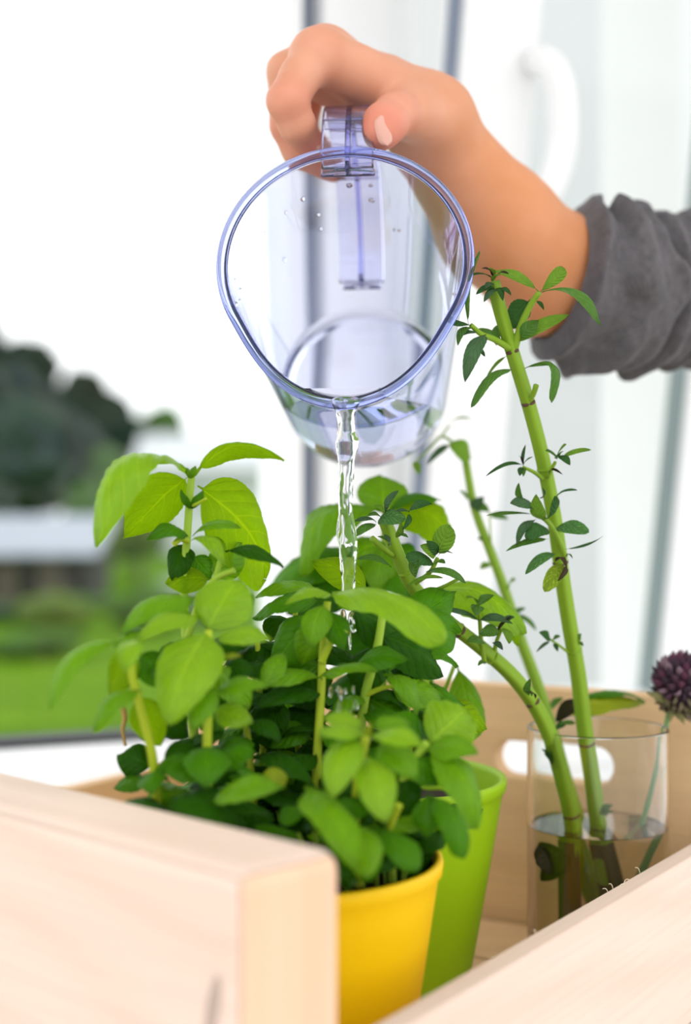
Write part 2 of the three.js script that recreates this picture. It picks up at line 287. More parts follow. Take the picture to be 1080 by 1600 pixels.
// ------------------------------------------------------------------ pots
function pot(label, mat, center, rimR, footR, rimY, soilY) {
  const t = thing('plant_pot', label, 'plant pot', V(center.x, FLOOR_Y, center.z)), H = rimY - FLOOR_Y, w = 0.0022;
  const R = (y) => lerp(footR, rimR, Math.pow(y / H, 0.92)), prof = [[0, 0], [footR - 0.003, 0], [footR - 0.0006, 0.0008], [footR, 0.003]];
  for (let k = 1; k <= 14; k++) prof.push([R(0.003 + (H - 0.010) * k / 14), 0.003 + (H - 0.010) * k / 14]);
  prof.push([rimR + 0.0004, H - 0.006], [rimR + 0.0009, H - 0.002], [rimR + 0.0004, H - 0.0003], [rimR - 0.0012, H], [rimR - 0.0026, H - 0.0007], [rimR - 0.0032, H - 0.003]);
  for (let k = 10; k >= 0; k--) prof.push([Math.max(R((H - 0.004) * k / 10) - w, 0), Math.max((H - 0.004) * k / 10, 0.003)]);
  prof.push([0, 0.003]);
  localPart('pot_wall', lathe(prof, 96), mat, t);
  const r = rng(Math.round(rimR * 1e5)), sr = R(soilY - FLOOR_Y) - w - 0.0003;
  const g = gridGeo(20, 48, (u, v, o) => { const a = v * Math.PI * 2, q = u * sr; o.set(q * Math.cos(a), soilY - FLOOR_Y + (u < 1 ? 0.0035 * fbm(q * Math.cos(a) * 160, 0, q * Math.sin(a) * 160, 3) : -0.002), q * Math.sin(a)); }); 
  localPart('soil', g, M.soil, t, 'dark potting soil');
  return t;
}
const YP = V(-0.0255, 0, -0.58), GP = V(0.0164, 0, -0.732);
pot('matte yellow plastic pot at the front of the crate, filled with basil', M.yellow, YP, 0.0645, 0.048, -0.1397, -0.1520);
pot('lime green plastic pot half hidden behind the yellow one', M.lime, GP, 0.0655, 0.046, -0.1352, -0.1520);

// ------------------------------------------------------------------ glass of cut stems
const VC = V(0.1322, 0, -0.745);
{
  const t = thing('glass_vase', 'straight clear drinking glass holding the cut mint stems', 'glass', V(VC.x, FLOOR_Y + 0.0005, VC.z)), H = 0.1310, R = 0.0368, w = 0.0016;
  localPart('glass_wall', lathe([[0, 0], [R - 0.002, 0], [R - 0.0005, 0.0006], [R, 0.002], [R, H * 0.5], [R, H - 0.001], [R - 0.0003, H - 0.0003], [R - w / 2, H], [R - w + 0.0003, H - 0.0003], [R - w, H - 0.001], [R - w, H * 0.5], [R - w, 0.008], [R - w - 0.002, 0.006], [0, 0.006]], 96), M.glass, t);
  const wt = thing('vase_water', 'still water standing in the clear glass of mint stems', 'water', V(VC.x, FLOOR_Y + 0.0067, VC.z)), wr = R - w + 0.00015;
  const g = lathe([[0, 0], [wr - 0.003, 0], [wr, 0.0025], [wr, 0.0738], [wr - 0.0006, 0.0733], [wr - 0.002, 0.073], [0, 0.073]], 96); localPart('water_body', g, M.vaseWater, wt);
}

// ------------------------------------------------------------------ the jug
const JN = V(-0.075, 0.300, 0.951).normalize(), JS = V(0.012, -1, 0); JS.addScaledVector(JN, -JS.dot(JN)).normalize();
const JX = JN.clone().cross(JS), JH = 0.160, JR = 0.0565, JB = 0.0462;
const JC = at(538, 404, 0.65);                                         // centre of the mouth
const jugMatrix = new THREE.Matrix4().makeBasis(JX, JN, JS).setPosition(JC.clone().addScaledVector(JN, -JH));
const jugWorld = (x, y, z) => V(x, y, z).applyMatrix4(jugMatrix);
{
  const jug = thing('measuring_jug', 'clear violet tinted plastic jug tipped towards the camera, pouring from its spout', 'jug');
  jug.applyMatrix4(jugMatrix);
  const wall = 0.0019;
  const spout = (th) => { const a = Math.abs(th); return a < 1.05 ? (0.78 * Math.pow(Math.cos(a / 1.05 * Math.PI / 2), 2) + 0.22 * Math.pow(1 - a / 1.05, 1.15)) : 0; };   // th = 0 at the spout
  const radius = (th, y) => { const f = y / JH, base = lerp(JB, JR, f), s = Math.pow(clamp((y - (JH - 0.062)) / 0.062, 0, 1), 1.7); return base + JR * 0.248 * spout(th) * s; };
  const TH = 144;
  function shell(profile) { return gridGeo(profile.length - 1, TH, (u, v, o) => { const [y, dr, k] = profile[Math.round(u * (profile.length - 1))], th = v * 2 * Math.PI - Math.PI, r = Math.max((radius(th, clamp(y, 0, JH)) + dr) * k, 0); o.set(r * Math.sin(th), y, r * Math.cos(th)); }, true); }
  const outer = []; outer.push([0, 0, 0], [0, -0.002, 0.5], [0, -0.004, 1], [0.0008, -0.0012, 1], [0.003, 0, 1]);
  for (let k = 1; k <= 26; k++) outer.push([0.003 + (JH - 0.0070) * k / 26, 0, 1]);
  outer.push([JH - 0.0030, 0, 1], [JH - 0.0024, -0.0004, 1], [JH - 0.0022, -wall / 2, 1], [JH - 0.0024, -wall + 0.0004, 1], [JH - 0.0030, -wall, 1]);
  for (let k = 26; k >= 1; k--) outer.push([0.005 + (JH - 0.0090) * k / 26, -wall, 1]);
  outer.push([0.005, -wall - 0.001, 1], [0.0035, -wall - 0.004, 1], [0.003, -0.004, 0.5], [0.003, 0, 0]);
  const body = shell(outer); 
  localPart('jug_wall', body, M.jug, jug, 'thin clear wall drawn out into a spout');
  const rim = gridGeo(TH, 20, (u, v, o) => { const th = u * 2 * Math.PI - Math.PI, a = v * 2 * Math.PI, r = radius(th, JH) + 0.0003 + 0.0026 * Math.cos(a), y = JH - 0.0017 + 0.0021 * Math.sin(a); o.set(r * Math.sin(th), y, r * Math.cos(th)); }, true);
  rim.index.array.reverse(); rim.computeVertexNormals();
  { const n = rim.attributes.normal; for (let j = 0; j <= 20; j++) { const p = j, q = TH * 21 + j, w = V(n.getX(p) + n.getX(q), n.getY(p) + n.getY(q), n.getZ(p) + n.getZ(q)).normalize(); n.setXYZ(p, w.x, w.y, w.z); n.setXYZ(q, w.x, w.y, w.z); } }
  localPart('rim', rim, M.jugRim, jug, 'rounded violet blue rim');

  // water lying in the tipped jug up to the lip of the spout
  const inner = []; inner.push([0.0031, 0, 0], [0.0031, -0.004, 0.5], [0.0036, -wall - 0.004, 1], [0.0052, -wall - 0.0008, 1]);
  for (let k = 1; k <= 26; k++) inner.push([0.005 + (JH - 0.012) * k / 26, -wall + 0.0002, 1]);
  inner.push([JH - 0.0046, -wall + 0.0002, 1], [JH - 0.0046, -0.01, 0.5], [JH - 0.0046, 0, 0]);
  const ig = shell(inner); ig.applyMatrix4(jugMatrix); ig.deleteAttribute('uv'); const iw = mergeVertices(ig.deleteAttribute('normal'), 1e-6); iw.computeVertexNormals();
  const lip = jugWorld(0, JH, radius(0, JH) - wall), level = lip.y + 0.0050;
  const half = new THREE.BoxGeometry(0.6, 0.4, 0.6); half.translate(lip.x, level - 0.2, lip.z); half.deleteAttribute('uv');
  const ev = new Evaluator(); ev.attributes = ['position', 'normal']; ev.useGroups = false;
  const a = new Brush(iw), b = new Brush(half); a.updateMatrixWorld(); b.updateMatrixWorld();
  const res = ev.evaluate(a, b, INTERSECTION);
  const jw = thing('jug_water', 'water lying inside the tipped jug up to the spout', 'water', V(JC.x, level - 0.05, JC.z - 0.08));
  part('water_body', res.geometry.clone(), M.water, jw);

  // handle: a band with a web and ribs, from under the rim to low on the wall
  const hp = [[0.0555, 0.1470], [0.068, 0.1492], [0.084, 0.1455], [0.0965, 0.134], [0.1005, 0.115], [0.099, 0.092], [0.092, 0.070], [0.078, 0.052], [0.062, 0.0425], [0.0490, 0.040]].map(([r, y]) => V(0, y, -r));
  const hc = new THREE.CatmullRomCurve3(hp), N = 48;
  function sweep(halfW, dep0, dep1, rr) {
    const sec = []; const n = 4; for (const [cx, cy, a0] of [[halfW - rr, dep1 - rr, 0], [-halfW + rr, dep1 - rr, 1], [-halfW + rr, dep0 + rr, 2], [halfW - rr, dep0 + rr, 3]]) for (let k = 0; k <= n; k++) { const a = (a0 + k / n) * Math.PI / 2; sec.push([cx + rr * Math.cos(a), cy + rr * Math.sin(a)]); }
    sec.push(sec[0]);
    const sw = gridGeo(N + 2, sec.length - 1, (u, v, o) => {
      const k = Math.round(u * (N + 2)) - 1, i = clamp(k, 0, N), t = i / N, p = hc.getPointAt(t), T = hc.getTangentAt(t), out = V(1, 0, 0).cross(T).normalize(), s = sec[Math.round(v * (sec.length - 1))], z = k < 0 || k > N ? 0 : 1;
      o.copy(p).add(V(s[0] * z, 0, 0)).addScaledVector(out, s[1] * z + (1 - z) * (dep0 + dep1) / 2);
    }); sw.index.array.reverse(); sw.computeVertexNormals(); return sw;
  }
  const sgn = V(1, 0, 0).cross(hc.getTangentAt(0.5)).z < 0 ? 1 : -1;
  const hb = localPart('handle', sgn > 0 ? sweep(0.0126, -0.0013, 0.0013, 0.0010) : sweep(0.0126, -0.0013, 0.0013, 0.0010), M.jugHandle, jug, 'violet tinted flat handle with a centre web');
  localPart('web', sweep(0.0014, sgn > 0 ? -0.009 : 0.001, sgn > 0 ? -0.001 : 0.009, 0.0006), M.jugHandle, hb);
  for (const t of [0.16, 0.27, 0.38, 0.5, 0.62]) {
    const p = hc.getPointAt(t), T = hc.getTangentAt(t), o = V(1, 0, 0).cross(T).normalize().multiplyScalar(-sgn), g = new RoundedBoxGeometry(0.0236, 0.0014, 0.0055, 1, 0.0004); g.applyMatrix4(new THREE.Matrix4().makeBasis(V(1, 0, 0), T, V(1, 0, 0).cross(T))); g.translate(p.x + o.x * 0.0035, p.y + o.y * 0.0035, p.z + o.z * 0.0035); localPart('rib', g, M.jugHandle, hb);
  }
  for (const [i, w] of [[0, 0.0130], [1, 0.0105]]) {                    // moulded T shaped feet where the handle meets the wall
    const p = i ? hp[hp.length - 1] : hp[0]; const g = new RoundedBoxGeometry(w * 2, 0.0022, 0.006, 2, 0.0008); g.translate(0, p.y + (i ? -0.002 : -0.002), p.z + 0.001); localPart('handle_foot', g, M.jugHandle, hb);
    const g2 = new RoundedBoxGeometry(0.002, 0.0055, 0.006, 2, 0.0008); g2.translate(0, p.y + 0.0015, p.z + 0.001); localPart('handle_foot', g2, M.jugHandle, hb);
  }

  // the falling stream
  const tip = jugWorld(0, JH, radius(0, JH)), s0 = lip.clone().lerp(tip, 0.3); s0.y += 0.002;
  const zs = -tip.z, rw = [[621, 15, 0.5], [625, 21, 0.6], [632, 19, 0.9], [645, 15, 1], [660, 13, 1], [676, 14, 1], [690, 17.5, 0.9], [705, 17, 0.9], [722, 14, 1], [740, 11.5, 1], [760, 11, 1], [785, 11, 1], [806, 12, 1], [826, 15, 0.9], [846, 17, 0.9], [862, 16, 0.9], [878, 12.5, 1], [900, 11.5, 1], [925, 10.5, 1], [938, 6, 1], [948, 2.5, 1]];
  const st = thing('water_stream', 'thin twisting stream of clear water falling from the jug spout', 'water', tip.clone());
  const NR = 150;
  const sg = gridGeo(NR + 2, 28, (u, v, o) => {
    const k = Math.round(u * (NR + 2)) - 1, i = clamp(k, 0, NR), f = i / NR * (rw.length - 1), q = Math.min(Math.floor(f), rw.length - 2), e = f - q, py = lerp(rw[q][0], rw[q + 1][0], e), wpx = lerp(rw[q][1], rw[q + 1][1], e), a = v * Math.PI * 2;
    let r = k < 0 || k > NR ? 0 : wpx / F * zs; const tw = py * 0.045, fl = 0.62 + 0.2 * Math.sin(py * 0.05);
    const n = 1 + 0.30 * fbm(Math.cos(a) * 1.0 + 4, Math.sin(a) * 1.0, py * 0.035, 2) + 0.035 * fbm(Math.cos(a) * 2.4, Math.sin(a) * 2.4, py * 0.11, 2);
    const cx = r * n * Math.cos(a), cz = r * n * fl * Math.sin(a), tz = 0.25 * Math.sin(tw);
    const c = at(539.5 + (py - 612) * 0.012 + 1.5 * Math.sin(py * 0.03), py, zs - 0.001 * (1 - clamp((py - 612) / 25, 0, 1)) * 0);
    o.set(c.x + cx * Math.cos(tz) - cz * Math.sin(tz), c.y, c.z + cx * Math.sin(tz) + cz * Math.cos(tz) + 0.0022);
  }, true);
  part('stream_body', sg, M.water, st);

  // drops: under the stream, on the leaves, and beads on the jug's inner wall
  function drop(p, sx, sy, sz, label, group, name = 'water_drop') {
    const t = thing(name, label, 'water drop', p.clone(), group), g = new THREE.IcosahedronGeometry(1, 4), q = g.attributes.position;
    for (let i = 0; i < q.count; i++) { const n = 1 + 0.16 * fbm(q.getX(i) * 1.7 + p.x * 900, q.getY(i) * 1.7, q.getZ(i) * 1.7, 2); q.setXYZ(i, q.getX(i) * sx * n, q.getY(i) * sy * n, q.getZ(i) * sz * n); }
    const gm = mergeVertices(g.deleteAttribute('normal').deleteAttribute('uv'), 1e-7); gm.computeVertexNormals(); localPart('drop_body', gm, M.water, t); return t;
  }
  drop(at(536, 968, 0.615), 0.0016, 0.0046, 0.0016, 'narrow falling drop under the stream, the left of the pair', undefined);
  drop(at(553, 971, 0.615), 0.0027, 0.0048, 0.0022, 'wider falling drop under the stream, the right of the pair', undefined);
  drop(at(547, 1000, 0.61), 0.0007, 0.0042, 0.0007, 'thin thread of water below the two falling drops', undefined);
  const R2 = rng(77);
  for (let k = 0; k < 9; k++) drop(at(515 + 32 * R2() + (k % 3) * 6, 1075 + 45 * R2(), 0.585 - 0.02 * R2()), 0.0006 + 0.0006 * R2(), 0.0012 + 0.003 * R2(), 0.0007, 'small splash drop between the wet basil stems', 'splash drops below the stream');
  for (let k = 0; k < 26; k++) {
    const th = (R2() * 1.75 - 0.5) * Math.PI * 0.9 + (k % 2 ? 2.2 : -2.2), y = JH - 0.010 - 0.06 * R2(), rr = radius(th, y) - wall, p = jugWorld(rr * Math.sin(th), y, rr * Math.cos(th)), s = 0.0006 + 0.0007 * R2();
    const d = drop(p, s * (0.8 + 0.8 * R2()), s * 1.2, s * 0.8, 'tiny water bead clinging to the inner jug wall', 'beads on the inner wall of the jug', 'water_bead');
  }
}

// ------------------------------------------------------------------ the arm and hand that hold the jug
{
  const px = (x, y, z) => at(x, y, z);
  // bones: [from, to, radius at from, radius at to]; each finger is its own chain
  const palm = [], fingers = [];
  const wristA = px(672, 184, 0.750), wristB = px(655, 206, 0.752), elbowA = px(872, 424, 0.815), elbowB = px(852, 446, 0.815);
  const mcp = [px(497, 86, 0.703), px(508, 84, 0.725), px(522, 92, 0.748), px(542, 106, 0.770)];
  const knuckle = [0.0118, 0.0118, 0.0112, 0.0102];
  mcp.forEach((m, i) => { palm.push([px(672 - i * 4, 170 + i * 8, 0.742 + i * 0.007), m, 0.0140, knuckle[i]]); });
  palm.push([px(522, 128, 0.735), px(600, 150, 0.742), 0.0125, 0.0125], [px(500, 110, 0.728), px(530, 140, 0.752), 0.0095, 0.0095]);
  palm.push([mcp[0], mcp[1], 0.0105, 0.0105], [mcp[1], mcp[2], 0.0105, 0.0105], [mcp[2], mcp[3], 0.0105, 0.0098]);
  palm.push([px(600, 128, 0.735), px(610, 142, 0.765), 0.0115, 0.0110]);
  // web of skin from the index knuckle to the thumb, and the ball of the thumb
  palm.push([px(515, 92, 0.708), px(585, 142, 0.722), 0.0085, 0.0088], [px(560, 112, 0.715), px(640, 158, 0.728), 0.0092, 0.0115]);
  palm.push([px(682, 190, 0.742), px(645, 176, 0.716), 0.0165, 0.0125]);
  const thumb = [[px(644, 178, 0.718), px(618, 178, 0.697), 0.0122, 0.0104], [px(618, 178, 0.697), px(601, 194, 0.687), 0.0104, 0.0104], [px(601, 194, 0.687), px(595, 207, 0.684), 0.0104, 0.0090]];
  fingers.push([[mcp[0], px(470, 118, 0.694), 0.0115, 0.0100], [px(470, 118, 0.694), px(449, 158, 0.686), 0.0102, 0.0099], [px(449, 158, 0.686), px(465, 196, 0.692), 0.0099, 0.0089], [px(465, 196, 0.692), px(480, 224, 0.704), 0.0089, 0.0074]]);
  fingers.push([[mcp[1], px(448, 112, 0.716), 0.0112, 0.0100], [px(448, 112, 0.716), px(449, 196, 0.722), 0.0098, 0.0088], [px(449, 196, 0.722), px(466, 234, 0.727), 0.0088, 0.0084], [px(466, 234, 0.727), px(510, 258, 0.733), 0.0084, 0.0072]]);
  fingers.push([[mcp[2], px(462, 122, 0.742), 0.0108, 0.0096], [px(462, 122, 0.742), px(456, 202, 0.748), 0.0094, 0.0084], [px(456, 202, 0.748), px(520, 262, 0.758), 0.0084, 0.0070]]);
  fingers.push([[mcp[3], px(486, 140, 0.768), 0.0098, 0.0086], [px(486, 140, 0.768), px(474, 206, 0.774), 0.0084, 0.0074], [px(474, 206, 0.774), px(528, 258, 0.782), 0.0074, 0.0062]]);
  const mid = px(788, 344, 0.788), midB = px(772, 358, 0.788);
  const arm = [[wristA, mid, 0.0172, 0.0258], [wristB, midB, 0.0165, 0.0262], [mid, elbowA, 0.0258, 0.0300], [midB, elbowB, 0.0262, 0.0302], [elbowA, px(1010, 460, 0.84), 0.0300, 0.034], [px(664, 176, 0.744), wristA, 0.0150, 0.0172]];
  const bone = (p, [a, b, ra, rb]) => { const bx = b.x - a.x, by = b.y - a.y, bz = b.z - a.z, t = clamp(((p.x - a.x) * bx + (p.y - a.y) * by + (p.z - a.z) * bz) / (bx * bx + by * by + bz * bz), 0, 1), dx = p.x - a.x - t * bx, dy = p.y - a.y - t * by, dz = p.z - a.z - t * bz; return Math.sqrt(dx * dx + dy * dy + dz * dz) - (ra + (rb - ra) * t); };
  const smin = (a, b, k) => { const h = Math.max(k - Math.abs(a - b), 0) / k; return Math.min(a, b) - h * h * k * 0.25; };
  const chain = (p, bones, k) => { let d = 1; for (const b of bones) d = smin(d, bone(p, b), k); return d; };
  const field = (p) => {
    const core = smin(chain(p, palm, 0.010), chain(p, arm, 0.014), 0.014); let d = smin(core, chain(p, thumb, 0.003), 0.006);
    for (const f of fingers) d = Math.min(d, smin(core, chain(p, f, 0.0022), 0.0055));
    return d;
  };
  // surface nets on a fine grid
  const lo = V(-0.062, 0.098, -0.885), hi = V(0.200, 0.262, -0.655), h = 0.0021, nx = Math.ceil((hi.x - lo.x) / h), ny = Math.ceil((hi.y - lo.y) / h), nz = Math.ceil((hi.z - lo.z) / h);
  const D = new Float32Array(nx * ny * nz).fill(1), q = V(0, 0, 0), id = (i, j, k) => (k * ny + j) * nx + i, S = 4;
  for (let k = 0; k < nz; k += S) for (let j = 0; j < ny; j += S) for (let i = 0; i < nx; i += S) {
    q.set(lo.x + (i + S / 2) * h, lo.y + (j + S / 2) * h, lo.z + (k + S / 2) * h); const c = field(q);
    if (Math.abs(c) > h * S * 1.6) { for (let a = k; a < Math.min(k + S, nz); a++) for (let b = j; b < Math.min(j + S, ny); b++) for (let e = i; e < Math.min(i + S, nx); e++) D[id(e, b, a)] = c; continue; }
    for (let a = k; a < Math.min(k + S, nz); a++) for (let b = j; b < Math.min(j + S, ny); b++) for (let e = i; e < Math.min(i + S, nx); e++) { q.set(lo.x + e * h, lo.y + b * h, lo.z + a * h); D[id(e, b, a)] = field(q); }
  }
  const vid = new Int32Array(nx * ny * nz).fill(-1), pos = [], idx = [];
  const E = [[0, 1], [2, 3], [4, 5], [6, 7], [0, 2], [1, 3], [4, 6], [5, 7], [0, 4], [1, 5], [2, 6], [3, 7]];
  for (let k = 0; k < nz - 1; k++) for (let j = 0; j < ny - 1; j++) for (let i = 0; i < nx - 1; i++) {
    const c = []; let m = 0; for (let n = 0; n < 8; n++) { const d = D[id(i + (n & 1), j + ((n >> 1) & 1), k + (n >> 2))]; c.push(d); if (d < 0) m++; }
    if (m === 0 || m === 8) continue;
    let sx = 0, sy = 0, sz = 0, n = 0; for (const [a, b] of E) if ((c[a] < 0) !== (c[b] < 0)) { const t = c[a] / (c[a] - c[b]); sx += (a & 1) + ((b & 1) - (a & 1)) * t; sy += ((a >> 1) & 1) + (((b >> 1) & 1) - ((a >> 1) & 1)) * t; sz += (a >> 2) + ((b >> 2) - (a >> 2)) * t; n++; }
    vid[id(i, j, k)] = pos.length / 3; pos.push(lo.x + (i + sx / n) * h, lo.y + (j + sy / n) * h, lo.z + (k + sz / n) * h);
  }
  for (let k = 1; k < nz - 1; k++) for (let j = 1; j < ny - 1; j++) for (let i = 1; i < nx - 1; i++) {
    const d = D[id(i, j, k)] < 0;
    const quad = (e, a, b, c2, d2) => { if (d === (e < 0) || a < 0 || b < 0 || c2 < 0 || d2 < 0) return; if (d) idx.push(a, b, c2, a, c2, d2); else idx.push(a, c2, b, a, d2, c2); };
    quad(D[id(i + 1, j, k)], vid[id(i, j - 1, k - 1)], vid[id(i, j, k - 1)], vid[id(i, j, k)], vid[id(i, j - 1, k)]);
    quad(D[id(i, j + 1, k)], vid[id(i - 1, j, k - 1)], vid[id(i - 1, j, k)], vid[id(i, j, k)], vid[id(i, j, k - 1)]);
    quad(D[id(i, j, k + 1)], vid[id(i - 1, j - 1, k)], vid[id(i, j - 1, k)], vid[id(i, j, k)], vid[id(i - 1, j, k)]);
  }
  const nor = new Float32Array(pos.length), col = new Float32Array(pos.length), e = 0.0012, tips = [...fingers.map((f) => f[f.length - 1][1]), thumb[2][1]], joints = [...fingers.map((f) => f[f.length - 2][0]), thumb[0][1], ...mcp];
  for (let i = 0; i < pos.length; i += 3) {
    const p = V(pos[i], pos[i + 1], pos[i + 2]), g = V(0, 0, 0);
    g.x = field(q.set(p.x + e, p.y, p.z)) - field(q.set(p.x - e, p.y, p.z)); g.y = field(q.set(p.x, p.y + e, p.z)) - field(q.set(p.x, p.y - e, p.z)); g.z = field(q.set(p.x, p.y, p.z + e)) - field(q.set(p.x, p.y, p.z - e)); g.normalize();
    // faint skin creases and unevenness
    const b = 0.00035 * fbm(p.x * 140, p.y * 140, p.z * 140, 3); pos[i] += g.x * b; pos[i + 1] += g.y * b; pos[i + 2] += g.z * b; nor.set([g.x, g.y, g.z], i);
    let red = 0; for (const t of tips) red = Math.max(red, 1 - sstep(p.distanceTo(t), 0.006, 0.024)); for (const t of joints) red = Math.max(red, 0.55 * (1 - sstep(p.distanceTo(t), 0.006, 0.018)));
    const tan = sstep(p.x, 0.03, 0.09), m = 0.06 * fbm(p.x * 60, p.y * 60, p.z * 60, 3);
    col.set([lerp(0.69, 0.68, red) + m - 0.04 * tan, lerp(lerp(0.32, 0.265, tan), 0.195, red * 0.8) + 0.7 * m, lerp(lerp(0.20, 0.115, tan), 0.13, red * 0.8) + 0.7 * m], i);
  }
  const g = new THREE.BufferGeometry(); g.setAttribute('position', new THREE.Float32BufferAttribute(pos, 3)); g.setAttribute('normal', new THREE.BufferAttribute(nor, 3)); g.setAttribute('color', new THREE.BufferAttribute(col, 3)); g.setIndex(idx);
  const person = thing('person', 'tanned arm in a pushed up dark grey sleeve, hand gripping the jug handle', 'person', V(0.17, 0.12, -0.82));
  part('body', g, phys({ vertexColors: true, roughness: 0.52, sheen: 0.4, sheenColor: lin(1.0, 0.55, 0.38), sheenRoughness: 0.5, specularIntensity: 0.7 }), person, 'bare forearm and hand');
  // nails
  const nailM = phys({ color: lin(0.70, 0.36, 0.28), roughness: 0.4, clearcoat: 0.12, clearcoatRoughness: 0.25 });
  function nail(c, along, out, len, wid, r) {
    const T = along.clone().normalize(), N = out.clone().addScaledVector(T, -out.dot(T)).normalize(), B = T.clone().cross(N);
    const n = gridGeo(14, 12, (u, v, o) => { const a = (v - 0.5) * 2, l = (u - 0.5) * 2, w = Math.pow(Math.max(1 - Math.pow(Math.abs(l), 3.2), 0), 0.5), y = a * wid * w; o.copy(c).addScaledVector(T, l * len).addScaledVector(B, y).addScaledVector(N, -(y * y) / (2 * r) - 0.0006 * l * l - 0.0009 * Math.pow(Math.abs(a), 4)); });
    part('fingernail', n, nailM, person);
  }
  nail(px(601, 203, 0.6748), V(0.22, -1, 0.02), V(0.30, 0.02, 1), 0.0076, 0.0039, 0.0090);
  nail(px(497, 217, 0.699), V(0.35, -1, -0.5), V(1, 0.25, 0.55), 0.0052, 0.0034, 0.006);
  // pushed up sleeve, gathered into soft folds
  const sp = [px(872, 434, 0.810), px(912, 446, 0.815), px(955, 452, 0.823), px(1010, 455, 0.835), px(1090, 452, 0.852), px(1200, 440, 0.875)];
  const cloth = dataTex(256, 256, (u, v, c) => { const k = 0.90 + 0.10 * Math.sin(u * 256 * 0.8) * Math.sin(v * 256 * 0.8) + 0.16 * fbm(u * 30, v * 30, 2, 3); c[0] = 0.40 * k; c[1] = 0.385 * k; c[2] = 0.40 * k; }, { repeat: [3, 3] });
  const sl = tube(sp, (u) => { const open = sstep(u, 0, 0.05); return lerp(0.0355, 0.0455, open) * (1 + 0.07 * Math.sin(u * 9)); }, { seg: 190, rad: 120, caps: false, shape: (u, a) => {
    const k = sstep(u, 0.01, 0.10), ph = 2.2 * Math.cos(a - 2.4) + 1.2 * Math.sin(2 * a + 1) + 4.5 * fbm(Math.cos(a) * 1.3, Math.sin(a) * 1.3, u * 3, 2), f = Math.sin(u * 36 + ph * 1.7), s = Math.sign(f) * Math.pow(Math.abs(f), 0.8);
    return 1 + k * (0.075 * s + 0.05 * Math.sin(u * 73 + ph * 2.3 + 1) + 0.09 * fbm(Math.cos(a) * 2.5 + 7, Math.sin(a) * 2.5, u * 12, 3)) + 0.06 * Math.exp(-Math.pow((u - 0.035) / 0.02, 2));
  } });
  part('sleeve', sl, phys({ map: cloth, roughness: 0.95, sheen: 0.5, sheenColor: lin(0.5, 0.48, 0.5), sheenRoughness: 0.6, side: THREE.DoubleSide }), person, 'dark grey knitted sleeve pushed up in folds');
}

// ------------------------------------------------------------------ leaves and stems
function leafMap(kind, seed) {                        // veins, mottling; the green itself is the material's colour
  return dataTex(256, 384, (u, v, c) => {
    const x = (u - 0.5) * 2, a = Math.abs(x), n = kind === 'mint' ? 7 : 6, t = v * n - a * (kind === 'mint' ? 2.0 : 2.3) + 0.15 * fbm(u * 5, v * 5, seed, 2), side = Math.abs(t - Math.round(t));
    const vein = Math.max(1 - sstep(side, 0.0, 0.06 + 0.03 * (1 - a)), 0) * (1 - 0.5 * a) * (v < 0.93 ? 1 : 0), mid = 1 - sstep(a, 0.012, 0.05 * (1.1 - v) + 0.012);
    const net = Math.pow(Math.abs(fbm(u * 16, v * 22, seed + 3, 3)), 0.6), m = fbm(u * 4, v * 4, seed + 1, 3), L = Math.max(0.8 * vein, 1.0 * mid);
    const k = 0.80 + 0.07 * m + 0.05 * net;
    c[0] = lerp(k * 0.97, 1, L * 0.75); c[1] = lerp(k, 0.99, L * 0.55); c[2] = lerp(k * 0.95, 1.0, L * 0.7);
  });
}
function leafBump(kind, seed) {
  return dataTex(256, 384, (u, v, c) => {
    const x = (u - 0.5) * 2, a = Math.abs(x), n = kind === 'mint' ? 7 : 6, t = v * n - a * (kind === 'mint' ? 2.0 : 2.3) + 0.15 * fbm(u * 5, v * 5, seed, 2), side = Math.abs(t - Math.round(t)) * 2;
    const mid = sstep(a, 0.0, 0.12); c[0] = c[1] = c[2] = 0.25 + 0.45 * Math.pow(Math.sin(clamp(side, 0, 1) * Math.PI / 2), 0.6) * mid + 0.10 * fbm(u * 26, v * 36, seed + 3, 3);
  }, { srgb: false });
}
const basilMap = leafMap('basil', 1), basilBump = leafBump('basil', 1), mintMap = leafMap('mint', 5), mintBump = leafBump('mint', 5);
const spotMap = dataTex(128, 192, (u, v, c) => { const s = fbm(u * 14, v * 20, 9, 2) > 0.22 ? 1 : 0, m = fbm(u * 5, v * 5, 3, 3); c[0] = lerp(0.82 + 0.1 * m, 1.0, s); c[1] = lerp(0.86 + 0.08 * m, 1.0, s); c[2] = lerp(0.80, 1.0, s); });
const leafMat = (color, map, bump, o = {}) => phys({ color, map, bumpMap: bump, bumpScale: 0.0011, roughness: 0.94, transmission: 0.42, thickness: 0, specularIntensity: 0.04, clearcoat: 0.24, clearcoatRoughness: 0.22, side: THREE.DoubleSide, ...o });
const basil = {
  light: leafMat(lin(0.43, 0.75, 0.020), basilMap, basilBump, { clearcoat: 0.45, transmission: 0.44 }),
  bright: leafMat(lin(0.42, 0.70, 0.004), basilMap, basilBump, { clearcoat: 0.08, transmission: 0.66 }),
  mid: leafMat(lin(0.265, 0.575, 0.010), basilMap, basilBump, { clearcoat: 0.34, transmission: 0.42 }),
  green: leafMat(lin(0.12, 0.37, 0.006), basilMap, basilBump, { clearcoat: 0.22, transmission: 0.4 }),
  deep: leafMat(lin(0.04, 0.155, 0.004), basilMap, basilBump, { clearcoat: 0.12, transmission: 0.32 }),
  yellow: leafMat(lin(0.52, 0.62, 0.03), basilMap, basilBump),
};
